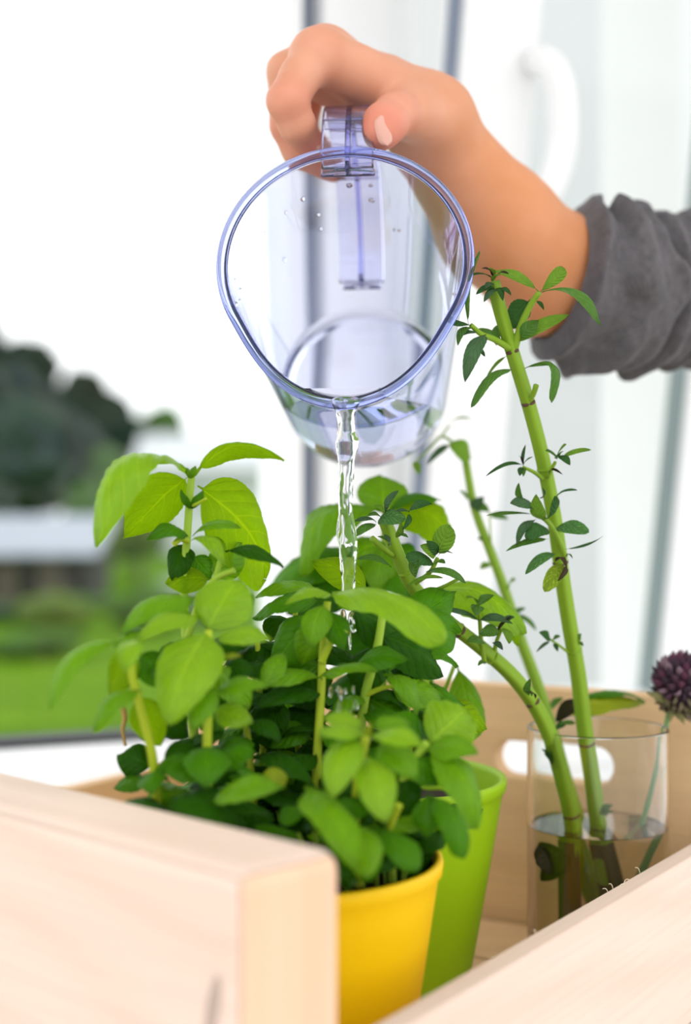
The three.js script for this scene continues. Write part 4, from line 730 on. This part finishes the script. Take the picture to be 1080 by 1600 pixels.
  // short shaded undergrowth low in the pot: more leaves of the same plants, each on its own little stalk
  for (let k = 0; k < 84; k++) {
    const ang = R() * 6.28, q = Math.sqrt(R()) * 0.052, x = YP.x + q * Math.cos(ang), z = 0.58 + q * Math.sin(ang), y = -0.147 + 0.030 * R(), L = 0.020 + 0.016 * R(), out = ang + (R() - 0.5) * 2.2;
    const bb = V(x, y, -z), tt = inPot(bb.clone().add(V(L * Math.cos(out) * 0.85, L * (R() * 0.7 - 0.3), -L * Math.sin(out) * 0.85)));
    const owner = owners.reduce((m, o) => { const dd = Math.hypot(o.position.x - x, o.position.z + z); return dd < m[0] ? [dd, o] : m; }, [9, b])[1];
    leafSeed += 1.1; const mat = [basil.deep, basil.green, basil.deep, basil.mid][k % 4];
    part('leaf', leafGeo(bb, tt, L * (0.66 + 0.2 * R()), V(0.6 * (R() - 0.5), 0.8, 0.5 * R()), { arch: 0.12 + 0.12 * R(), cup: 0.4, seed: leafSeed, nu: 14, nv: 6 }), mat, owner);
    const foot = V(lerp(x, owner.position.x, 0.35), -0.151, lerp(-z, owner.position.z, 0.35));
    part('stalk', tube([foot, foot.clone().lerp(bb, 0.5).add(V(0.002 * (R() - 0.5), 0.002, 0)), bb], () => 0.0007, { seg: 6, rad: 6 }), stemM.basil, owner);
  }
}
{
  // basil in the green pot, behind the stream
  const h = thing('basil_plant', 'large leaved basil in the lime green pot, standing behind the water stream', 'basil plant', V(0.0164, -0.1525, -0.732));
  stemPx(h, [[590, 1262, 0.732], [596, 1100, 0.735], [598, 950, 0.742], [602, 840, 0.750], [604, 790, 0.752]], 0.0030, 0.0020, stemM.basil, { rad: 12 });
  stemPx(h, [[640, 1255, 0.725], [664, 1120, 0.715], [667, 1030, 0.712], [676, 960, 0.708]], 0.0020, 0.0015, stemM.basil);
  stemPx(h, [[612, 1258, 0.73], [690, 1090, 0.722], [712, 1035, 0.720]], 0.0014, 0.0010, stemM.basil);
  leafPx(h, basil.mid, 604, 800, 0.752, 472, 902, 0.735, 104, [-0.50, 0.72, 0.45], { arch: 0.36, cup: 0.45, nu: 30, nv: 12, belly: 0.5, point: 0.5 });
  leafPx(h, basil.mid, 600, 798, 0.754, 596, 742, 0.770, 86, [0, 0.30, 0.95], { arch: 0.10, cup: 0.4, belly: 0.5, point: 0.4, stalk: 0 });
  leafPx(h, basil.bright, 606, 800, 0.752, 706, 838, 0.748, 96, [0.40, 0.65, 0.65], { arch: 0.26, cup: 0.45, belly: 0.45, point: 0.4, nu: 28, nv: 12 });
  leafPx(h, basil.green, 606, 800, 0.748, 690, 780, 0.755, 60, [0.1, 0.95, 0.2], { arch: 0.2, cup: 0.4 });
  leafPx(h, basil.mid, 602, 850, 0.745, 540, 880, 0.735, 70, [-0.2, 0.5, 0.85], { arch: 0.15 });
  leafPx(h, basil.mid, 602, 850, 0.742, 588, 925, 0.725, 66, [-0.1, 0.4, 0.9], { arch: 0.15 });
  leafPx(h, basil.green, 600, 880, 0.742, 640, 935, 0.722, 70, [0.2, 0.4, 0.9], { arch: 0.15 });
  leafPx(h, basil.green, 602, 860, 0.745, 660, 885, 0.74, 64, [0.2, 0.6, 0.75], { arch: 0.15 });
  leafPx(h, basil.light, 672, 925, 0.710, 818, 992, 0.690, 84, [0.30, 0.68, 0.66], { serr: 0, arch: 0.24, cup: 0.5, belly: 0.5, point: 0.5, nu: 30, nv: 12 });
  leafPx(h, basil.bright, 790, 940, 0.697, 808, 1010, 0.694, 40, [0.7, 0.2, 0.7], { arch: 0.1 });
  leafPx(h, basil.mid, 714, 1040, 0.720, 738, 1156, 0.705, 66, [0.25, 0.35, 0.9], { arch: 0.08, cup: 0.35, belly: 0.9, point: 0.6, nu: 26 });
  leafPx(h, basil.green, 666, 1060, 0.715, 690, 1150, 0.705, 64, [0.1, 0.4, 0.9], { arch: 0.1 });
  leafPx(h, basil.green, 596, 920, 0.742, 520, 950, 0.730, 84, [-0.2, 0.7, 0.65], { arch: 0.18 });
  leafPx(h, basil.deep, 598, 940, 0.74, 690, 985, 0.73, 90, [0.2, 0.6, 0.7], { arch: 0.18 });
  leafPx(h, basil.deep, 598, 1000, 0.738, 520, 1040, 0.725, 90, [-0.2, 0.6, 0.7], { arch: 0.18 });
  leafPx(h, basil.green, 598, 1020, 0.738, 680, 1080, 0.73, 90, [0.2, 0.5, 0.8], { arch: 0.18 });
  leafPx(h, basil.deep, 596, 1080, 0.736, 500, 1100, 0.725, 90, [-0.2, 0.6, 0.7], { arch: 0.18 });
  leafPx(h, basil.deep, 596, 900, 0.744, 450, 960, 0.75, 110, [-0.2, 0.6, 0.7], { arch: 0.22 });
  leafPx(h, basil.green, 596, 890, 0.748, 420, 930, 0.77, 100, [-0.2, 0.7, 0.6], { arch: 0.25 });
  leafPx(h, basil.deep, 640, 1150, 0.72, 690, 1190, 0.71, 70, [0.2, 0.7, 0.6], { arch: 0.15 });
}

// ---- cut mint stems in the glass
const MINT = { lobes: 4, lobe: 0.10, rad: 24 }, T = { arch: 0.16, cup: 0.25, fold: 0.18, ripple: 0.05, serr: 0.07, teeth: 9, nu: 30, nv: 8, belly: 0.6, point: 0.8 };
function nodeRing(plant, pts, py, r, mat = stemM.node) {
  const cv = new THREE.CatmullRomCurve3(pts.map((p) => at(...p)), false, 'centripetal'); let best = 0, d0 = 1e9; for (let i = 0; i <= 400; i++) { const p = cv.getPointAt(i / 400), d = Math.abs(800 + p.y / p.z * F - py); if (d < d0) { d0 = d; best = i / 400; } }
  const c = cv.getPointAt(best), d = cv.getTangentAt(best); part('node_ring', tube([c.clone().addScaledVector(d, -0.0007), c, c.clone().addScaledVector(d, 0.0007)], (u) => r * (0.96 + 0.06 * Math.sin(u * 3.14)), { seg: 4, rad: 24, lobes: 4, lobe: 0.06 }), mat, plant);
}
{
  const m = thing('mint_stem', 'tallest mint stem in the glass, its leafy tip rising beside the jug rim', 'mint stem', at(952, 1400, 0.752));
  const at0 = [[952, 1398, 0.752], [938, 1310, 0.748], [926, 1220, 0.744], [914, 1140, 0.738], [903, 1050, 0.728], [890, 975, 0.718], [880, 910, 0.710], [868, 820, 0.700], [850, 725, 0.690], [830, 645, 0.680], [801, 550, 0.670], [779, 475, 0.663], [771, 440, 0.660]];
  stemPx(m, at0, 0.0042, 0.0029, stemM.mint, { ...MINT, seg: 90 });
  nodeRing(m, at0, 629, 0.0036); nodeRing(m, at0, 548, 0.0033); nodeRing(m, at0, 1163, 0.0042); nodeRing(m, at0, 732, 0.0037, stemM.mint); nodeRing(m, at0, 1015, 0.0040, stemM.mint); nodeRing(m, at0, 880, 0.0038);
  stemPx(m, [[953, 1402, 0.7521], [945, 1350, 0.750], [938, 1310, 0.748]], 0.0045, 0.0043, stemM.rot, MINT, 'sodden_end');
  const tw = (pts, r0 = 0.0011, r1 = 0.0008, mat = stemM.mint) => stemPx(m, pts, r0, r1, mat, { seg: 16, rad: 8 }, 'side_shoot');
  const L = (mat, ...a) => { const o = typeof a[a.length - 1] === 'object' && !Array.isArray(a[a.length - 1]) ? a.pop() : {}; leafPx(m, mat, ...a, { ...T, ...o }); };
  tw([[803, 546, 0.669], [818, 500, 0.664], [832, 472, 0.660], [843, 457, 0.657]], 0.0021, 0.0013);
  tw([[798, 545, 0.668], [772, 530, 0.662], [752, 522, 0.656], [736, 508, 0.652]], 0.0018, 0.0011);
  tw([[827, 628, 0.676], [834, 615, 0.672], [838, 602, 0.669]], 0.0011, 0.0014);
  L(mint.mid, 733, 508, 0.652, 750, 391, 0.648, 13, [-0.9, 0.1, 0.5], { arch: 0.13, cup: 0.9, belly: 0.4, point: 0.4 });
  L(mint.dark, 770, 436, 0.658, 736, 432, 0.650, 13, [0, 0.9, 0.4], {});
  L(mint.bright, 842, 456, 0.657, 766, 424, 0.662, 27, [0.1, 0.7, 0.7], { arch: 0.14, fold: 0.25 });
  L(mint.bright, 844, 456, 0.657, 879, 418, 0.650, 25, [-0.6, 0.1, 0.8], { arch: -0.05, curl: 0.3, belly: 0.8, point: 0.4 });
  L(mint.mid, 847, 456, 0.656, 938, 508, 0.640, 32, [0.25, 0.70, 0.66], { arch: 0.24, fold: 0.22 });
  L(mint.dark, 828, 468, 0.664, 793, 514, 0.674, 40, [-0.2, 0.3, 0.9], { arch: 0.08, belly: 0.5 });
  L(mint.bright, 806, 538, 0.668, 890, 491, 0.662, 26, [-0.2, 0.55, 0.8], { arch: 0.10, fold: 0.3 });
  L(mint.mid, 812, 530, 0.664, 842, 500, 0.660, 26, [-0.2, 0.3, 0.9], { arch: 0.12 });
  L(mint.dark, 838, 470, 0.659, 850, 485, 0.654, 8, [0, 0.8, 0.5], {});
  L(mint.grey, 760, 523, 0.655, 727, 597, 0.638, 30, [-0.30, 0.50, 0.80], { arch: 0.18, fold: 0.12, belly: 0.5 });
  L(mint.dark, 737, 510, 0.652, 699, 506, 0.646, 18, [-0.1, 0.7, 0.7], { arch: 0.1, belly: 0.9 });
  L(mint.mid, 742, 515, 0.654, 716, 540, 0.650, 22, [-0.7, 0.2, 0.6], { arch: 0.45, cup: 0.5 });
  L(mint.dark, 735, 540, 0.652, 758, 557, 0.648, 14, [0, 0.8, 0.5], {});
  L(mint.grey, 745, 520, 0.654, 722, 525, 0.648, 14, [0, 0.8, 0.6], {});
  L(mint.mid, 740, 515, 0.662, 786, 538, 0.668, 22, [0.1, 0.7, 0.7], { arch: 0.14 });
  L(mint.mid, 778, 505, 0.67, 776, 540, 0.672, 16, [-0.4, 0.2, 0.9], {});
  L(mint.mid, 803, 578, 0.673, 736, 637, 0.655, 22, [-0.2, 0.75, 0.6], { arch: 0.20, cup: 0.6, belly: 0.5, point: 0.5 });
  L(mint.mid, 816, 577, 0.673, 862, 630, 0.660, 26, [0.60, 0.70, 0.35], { arch: 0.52, cup: 0.5, belly: 0.5, point: 0.3 });
  L(mint.bright, 792, 556, 0.672, 760, 592, 0.676, 9, [-0.5, 0.6, 0.6], { arch: 0.1 });
  for (const [bx, by, tx, ty, w, mt] of [[772, 450, 744, 460, 14, mint.dark], [774, 452, 756, 472, 13, mint.grey], [780, 452, 799, 462, 12, mint.dark], [770, 445, 757, 452, 12, mint.grey], [778, 450, 786, 470, 12, mint.dark], [770, 432, 752, 420, 10, mint.brown], [776, 432, 795, 428, 9, mint.brown], [770, 440, 782, 430, 12, mint.bright], [770, 432, 764, 420, 12, mint.bright]]) L(mt, bx, by, 0.658, tx, ty, 0.648, w, [0, 0.6, 0.8], { stalk: 0, nu: 18 });
  // middle whorls
  tw([[848, 748, 0.688], [835, 738, 0.683], [818, 730, 0.679]], 0.0011, 0.0008); tw([[856, 745, 0.688], [862, 733, 0.684], [868, 722, 0.681]], 0.0012, 0.0008);
  for (const [bx, by, tx, ty, w, mt, ar] of [[817, 727, 759, 744, 9, mint.dark, 0.2], [818, 725, 822, 694, 7, mint.grey, 0.1], [818, 728, 833, 714, 9, mint.mid, 0.1], [815, 730, 812, 744, 10, mint.dark, 0.1], [817, 728, 811, 712, 6, mint.brown, 0.1], [819, 730, 818, 745, 8, mint.mid, 0.1], [870, 716, 853, 705, 18, mint.mid, 0.1], [872, 714, 885, 694, 15, mint.bright, 0.1], [878, 714, 924, 703, 13, mint.bright, 0.1], [874, 712, 891, 727, 15, mint.dark, 0.15], [870, 718, 880, 706, 14, mint.mid, 0.1], [858, 742, 880, 742, 6, mint.rot, 0.3]]) L(mt, bx, by, 0.681, tx, ty, 0.671, w, [-0.1, 0.6, 0.8], { arch: ar, nu: 22 });
  tw([[883, 868, 0.702], [872, 842, 0.694], [860, 820, 0.688], [850, 810, 0.684]], 0.0016, 0.0011);
  for (const [bx, by, tx, ty, w, mt, n, o] of [
    [848, 813, 838, 772, 26, mint.bright, [-0.4, 0.2, 0.9], {}], [852, 810, 868, 775, 27, mint.dark, [0.4, 0.3, 0.9], {}], [838, 798, 797, 787, 28, mint.grey, [-0.1, 0.6, 0.8], {}], [836, 805, 760, 806, 13, mint.mid, [0, 0.9, 0.4], { arch: 0.06 }],
    [816, 780, 811, 754, 13, mint.mid, [-0.3, 0.2, 0.9], {}], [864, 786, 902, 766, 15, mint.dark, [0.1, 0.7, 0.7], {}], [842, 778, 847, 761, 7, mint.grey, [0, 0.3, 0.9], {}], [838, 812, 808, 854, 19, mint.grey, [-0.5, 0.5, 0.7], { fold: 0.4 }],
    [856, 826, 822, 842, 30, mint.dark, [-0.2, 0.4, 0.9], { belly: 0.4, point: 0.5 }], [858, 842, 790, 862, 16, mint.mid, [0, 0.8, 0.5], { arch: 0.08 }], [867, 826, 921, 832, 28, mint.spot, [0, 0.5, 0.86], { belly: 0.5, point: 0.5 }], [882, 858, 942, 838, 9, mint.dark, [-0.1, 0.8, 0.5], { arch: -0.06 }],
    [868, 866, 821, 897, 22, mint.spot, [-0.2, 0.6, 0.75], {}], [866, 880, 886, 890, 12, mint.brown, [0.2, 0.8, 0.5], { arch: 0.3 }], [880, 882, 851, 925, 28, mint.spotYellow, [-0.1, 0.3, 0.95], { belly: 0.5, point: 0.55 }], [884, 872, 895, 873, 5, mint.mid, [0, 0.8, 0.5], {}], [884, 886, 872, 908, 10, mint.brown, [0.3, 0.3, 0.9], {}],
  ]) L(mt, bx, by, 0.686, tx, ty, 0.672, w, n, { nu: 26, ...o });
  tw([[889, 1020, 0.722], [876, 1010, 0.718], [860, 999, 0.714]], 0.0008, 0.0006); tw([[899, 1015, 0.723], [905, 1005, 0.720], [907, 995, 0.718]], 0.0008, 0.0006);
  for (const [bx, by, tx, ty, w, mt] of [[860, 1000, 842, 988, 16, mint.dark], [860, 1002, 838, 1019, 6, mint.grey], [866, 1005, 872, 1018, 8, mint.dark], [864, 1000, 876, 994, 9, mint.mid], [906, 1000, 909, 990, 9, mint.mid], [905, 1004, 912, 1010, 6, mint.mid]]) L(mt, bx, by, 0.714, tx, ty, 0.708, w, [-0.1, 0.5, 0.85], { nu: 18 });
  for (const [bx, by, tx, ty, w, mt] of [[938, 1268, 958, 1258, 12, mint.mid], [938, 1270, 950, 1275, 9, mint.mid], [936, 1272, 960, 1268, 7, mint.mid], [884, 1128, 868, 1140, 12, mint.dark], [900, 1130, 872, 1132, 9, mint.mid]]) L(mt, bx, by, 0.742, tx, ty, 0.735, w, [0, 0.5, 0.85], { nu: 18 });
  // a yellowing leaf lying on the glass rim, and a rotted one under water
  leafPx(m, basil.yellow, 880, 1118, 0.752, 1004, 1098, 0.775, 54, [0.05, 0.9, 0.45], { arch: 0.10, cup: 0.3, nu: 28 });
  leafPx(m, basil.green, 905, 1096, 0.762, 1008, 1098, 0.780, 40, [0.05, 0.95, 0.1], { arch: 0.14, cup: 0.3, nu: 28 });
  leafPx(m, mint.rot, 905, 1090, 0.75, 868, 1128, 0.745, 26, [0, 0.6, 0.8], {});
}
{
  const m = thing('mint_stem', 'mint stem leaning far left, its leafy tip just right of the water stream', 'mint stem', at(900, 1415, 0.740));
  const at1 = [[900, 1428, 0.740], [898, 1370, 0.738], [896, 1290, 0.735], [880, 1215, 0.730], [862, 1155, 0.724], [838, 1105, 0.718], [800, 1055, 0.706], [752, 1012, 0.694], [706, 976, 0.682], [668, 942, 0.672], [640, 908, 0.664], [620, 862, 0.657], [602, 815, 0.652]];
  stemPx(m, at1, 0.0044, 0.0028, stemM.mint, { ...MINT, seg: 90 });
  nodeRing(m, at1, 985, 0.0037); nodeRing(m, at1, 1095, 0.0040); nodeRing(m, at1, 893, 0.0033, stemM.mint); nodeRing(m, at1, 1275, 0.0044); nodeRing(m, at1, 1026, 0.0039, stemM.mint);
  stemPx(m, [[900, 1432, 0.7401], [898, 1370, 0.738], [896, 1310, 0.7358]], 0.0046, 0.0044, stemM.rot, MINT, 'sodden_end');
  const tw = (pts, r0 = 0.0011, r1 = 0.0008, mat = stemM.mint) => stemPx(m, pts, r0, r1, mat, { seg: 16, rad: 8 }, 'side_shoot');
  const set = (z0, z1, rows) => { for (const [mt, bx, by, tx, ty, w, n, o] of rows) leafPx(m, mt, bx, by, z0, tx, ty, z1, w, n, { ...T, nu: 26, ...o }); };
  tw([[614, 868, 0.655], [598, 856, 0.650], [581, 841, 0.646]], 0.0012, 0.0015); tw([[648, 912, 0.664], [672, 894, 0.658], [684, 872, 0.655]], 0.0012, 0.0010); tw([[655, 930, 0.668], [690, 918, 0.660], [716, 905, 0.655]], 0.0010, 0.0008);
  tw([[757, 1035, 0.694], [752, 1000, 0.688], [749, 962, 0.684], [746, 945, 0.682]], 0.0013, 0.0009); tw([[772, 1022, 0.698], [777, 1000, 0.692], [785, 980, 0.688]], 0.0012, 0.0009);
  set(0.648, 0.638, [
    [mint.grey, 602, 802, 623, 766, 17, [-0.6, 0.3, 0.75], {}], [mint.grey, 606, 808, 640, 800, 14, [0, 0.9, 0.4], {}], [mint.dark, 638, 800, 676, 788, 21, [0.1, 0.6, 0.8], { fold: 0.3 }], [mint.spot, 592, 812, 634, 812, 30, [0, 0.45, 0.9], { belly: 0.4, point: 0.5, stalk: 0 }],
    [mint.grey, 588, 816, 554, 815, 13, [0, 0.7, 0.7], {}], [mint.mid, 588, 820, 552, 840, 18, [-0.1, 0.6, 0.8], {}], [mint.dark, 640, 803, 629, 828, 11, [0.5, 0.2, 0.8], {}], [mint.bright, 620, 840, 626, 815, 13, [0.2, 0.2, 0.9], {}], [mint.mid, 622, 840, 638, 840, 9, [0, 0.6, 0.8], {}],
    [mint.bright, 600, 804, 584, 790, 13, [-0.2, 0.4, 0.9], { stalk: 0 }], [mint.mid, 596, 810, 574, 806, 12, [0, 0.6, 0.8], {}], [mint.mid, 612, 856, 590, 838, 12, [0, 0.6, 0.8], {}], [mint.grey, 606, 852, 600, 835, 12, [0, 0.4, 0.9], {}],
  ]);
  set(0.656, 0.646, [
    [mint.bright, 683, 866, 704, 821, 36, [-0.1, 0.2, 0.97], { belly: 0.55, point: 0.5, arch: 0.06 }], [mint.bright, 680, 870, 657, 852, 22, [-0.2, 0.4, 0.9], {}], [mint.dark, 683, 866, 666, 845, 18, [-0.2, 0.4, 0.9], {}], [mint.grey, 684, 870, 708, 865, 6, [0, 0.8, 0.5], {}], [mint.dark, 678, 882, 634, 871, 26, [0, 0.5, 0.85], { belly: 0.5, point: 0.4 }],
    [mint.mid, 682, 882, 696, 880, 14, [0, 0.5, 0.85], {}], [mint.mid, 666, 894, 728, 911, 23, [0.15, 0.75, 0.6], { arch: 0.2 }], [mint.bright, 634, 920, 692, 903, 13, [0, 0.8, 0.6], { serr: 0 }], [mint.mid, 612, 886, 554, 874, 18, [0, 0.75, 0.6], {}], [mint.mid, 646, 900, 655, 874, 24, [-0.2, 0.4, 0.9], {}],
  ]);
  set(0.684, 0.672, [
    [mint.mid, 746, 946, 772, 930, 16, [0.1, 0.4, 0.9], {}], [mint.bright, 745, 945, 728, 934, 14, [-0.1, 0.7, 0.7], {}], [mint.mid, 747, 948, 742, 962, 22, [0, 0.4, 0.9], { stalk: 0 }], [mint.grey, 748, 970, 690, 952, 17, [0, 0.75, 0.6], { arch: 0.1 }], [mint.grey, 748, 970, 802, 975, 19, [0.1, 0.7, 0.7], { arch: 0.18 }],
    [mint.mid, 752, 985, 778, 992, 26, [0, 0.4, 0.9], { belly: 0.4, point: 0.5 }], [mint.mid, 757, 1006, 729, 1003, 20, [-0.1, 0.6, 0.8], {}], [mint.bright, 786, 982, 796, 1006, 20, [0.3, 0.3, 0.9], {}], [mint.grey, 784, 980, 804, 964, 15, [0, 0.5, 0.85], {}], [mint.brown, 778, 990, 800, 962, 7, [0, 0.5, 0.85], {}],
    [mint.mid, 758, 1038, 747, 1040, 10, [0, 0.7, 0.7], {}], [mint.grey, 770, 1005, 786, 1016, 12, [0, 0.6, 0.8], {}], [mint.mid, 826, 1086, 829, 1060, 13, [-0.3, 0.3, 0.9], {}], [mint.mid, 830, 1090, 818, 1078, 9, [0, 0.7, 0.7], {}], [mint.brown, 836, 1094, 826, 1084, 6, [0, 0.7, 0.7], {}],
  ]);
  set(0.730, 0.722, [[mint.dark, 866, 1190, 850, 1178, 16, [0, 0.5, 0.85], {}], [mint.dark, 866, 1192, 846, 1170, 8, [0, 0.5, 0.85], {}], [mint.dark, 868, 1196, 862, 1170, 14, [0, 0.3, 0.95], {}]]);
  leafPx(m, mint.rot, 893, 1330, 0.733, 838, 1350, 0.722, 66, [0.1, 0.6, 0.8], { arch: 0.18, cup: 0.5, belly: 0.4, point: 0.4 }); leafPx(m, mint.rot, 892, 1335, 0.735, 846, 1376, 0.728, 34, [0, 0.4, 0.9], { arch: 0.1 });
}
{
  const m = thing('mint_stem', 'thinner blurred mint stem behind the leaning one, ending in a single round leaf', 'mint stem', at(934, 1398, 0.766));
  stemPx(m, [[936, 1400, 0.766], [912, 1310, 0.768], [884, 1220, 0.770], [860, 1135, 0.775], [838, 1065, 0.780], [814, 1000, 0.786], [790, 925, 0.793], [764, 855, 0.800], [742, 795, 0.806], [732, 745, 0.810], [726, 708, 0.813]], 0.0040, 0.0019, stemM.mint, { ...MINT, seg: 70 });
  for (const [mt, bx, by, tx, ty, w, n] of [[mint.bright, 737, 718, 701, 694, 40, [0.1, 0.5, 0.85]], [mint.grey, 704, 694, 668, 726, 13, [0, 0.6, 0.8]], [mint.bright, 700, 664, 738, 654, 7, [0, 0.8, 0.5]], [mint.mid, 730, 782, 718, 766, 10, [0, 0.5, 0.85]], [mint.grey, 736, 800, 757, 776, 20, [0.2, 0.5, 0.85]], [mint.mid, 742, 790, 765, 800, 18, [0, 0.5, 0.85]], [mint.mid, 765, 805, 795, 812, 14, [0, 0.5, 0.85]], [mint.dark, 757, 848, 746, 842, 12, [0, 0.5, 0.85]], [mint.bright, 766, 880, 750, 890, 14, [0, 0.5, 0.85]], [mint.bright, 796, 914, 806, 906, 14, [0, 0.5, 0.85]], [mint.mid, 806, 960, 838, 985, 12, [0.2, 0.6, 0.7]], [mint.mid, 800, 965, 822, 950, 12, [0, 0.6, 0.8]], [mint.mid, 858, 1110, 880, 1090, 14, [0, 0.6, 0.8]], [mint.bright, 648, 720, 655, 742, 14, [0, 0.5, 0.85]]]) leafPx(m, mt, bx, by, 0.808 - (by > 900 ? 0.02 : 0), tx, ty, 0.800 - (by > 900 ? 0.02 : 0), w, n, { ...T, nu: 24 });
  stemPx(m, [[727, 712, 0.812], [706, 690, 0.812], [690, 682, 0.812], [672, 700, 0.812], [650, 722, 0.812]], 0.0009, 0.0006, stemM.mint, { seg: 16, rad: 8 }, 'side_shoot'); stemPx(m, [[690, 682, 0.812], [702, 665, 0.810]], 0.0006, 0.0005, stemM.mint, { seg: 8, rad: 6 }, 'side_shoot'); stemPx(m, [[768, 866, 0.799], [766, 820, 0.798], [765, 800, 0.797]], 0.0006, 0.0005, stemM.mint, { seg: 8, rad: 6 }, 'side_shoot');
  stemPx(m, [[790, 925, 0.793], [796, 914, 0.790]], 0.0008, 0.0007, stemM.mint, { seg: 6, rad: 6 }, 'side_shoot');
}
{
  const fl = thing('clover_flower', 'dark purple dried clover flower on a thin stem in the right side of the glass', 'flower', at(976, 1376, 0.748));
  stemPx(fl, [[976, 1380, 0.745], [994, 1320, 0.748], [1018, 1240, 0.752], [1036, 1165, 0.756], [1045, 1112, 0.758]], 0.0016, 0.0013, stemM.flower, { seg: 40, rad: 10 });
  const c = at(1068, 1076, 0.758), r = rng(31), R = 0.0165, tones = [lin(0.055, 0.018, 0.035), lin(0.09, 0.022, 0.05), lin(0.035, 0.015, 0.03), lin(0.12, 0.09, 0.05), lin(0.20, 0.12, 0.15)].map((q) => std({ color: q, roughness: 0.85, side: THREE.DoubleSide }));
  const core = new THREE.IcosahedronGeometry(R * 0.72, 3); core.translate(c.x, c.y, c.z); part('flower_core', core, tones[2], fl);
  for (let k = 0; k < 150; k++) {
    const y = 1 - 2 * (k + 0.5) / 150, a = k * 2.39996, q = Math.sqrt(1 - y * y), d = V(q * Math.cos(a), y, q * Math.sin(a)), b = c.clone().addScaledVector(d, R * 0.6), t = c.clone().addScaledVector(d, R * (1.0 + 0.16 * r())).add(V(0, 0.003 * (y > 0 ? 1 : 0.3), 0));
    part('floret', leafGeo(b, t, 0.0058, V(-d.y, d.x, 0.3), { arch: 0.25, cup: 0.9, nu: 6, nv: 4, stalk: 0, serr: 0, point: 0.4 }), tones[y < -0.3 ? 3 : (k * 7) % 5 === 4 ? 4 : k % 3], fl);
  }
  const sep = std({ color: lin(0.16, 0.15, 0.05), roughness: 0.85, side: THREE.DoubleSide });
  for (const [bx, by, tx, ty, w] of [[1044, 1098, 1010, 1082, 16], [1044, 1100, 1022, 1092, 14], [1050, 1104, 1046, 1130, 11], [1052, 1106, 1070, 1132, 13], [1056, 1104, 1082, 1112, 14], [1046, 1108, 1038, 1090, 14]]) part('sepal', leafGeo(at(bx, by, 0.757), at(tx, ty, 0.748), w / F * 0.75, V(0, 0.4, 0.9), { arch: 0.2, cup: 0.5, stalk: 0, nu: 12, nv: 6 }), sep, fl);
}
renderer.render(scene, camera);
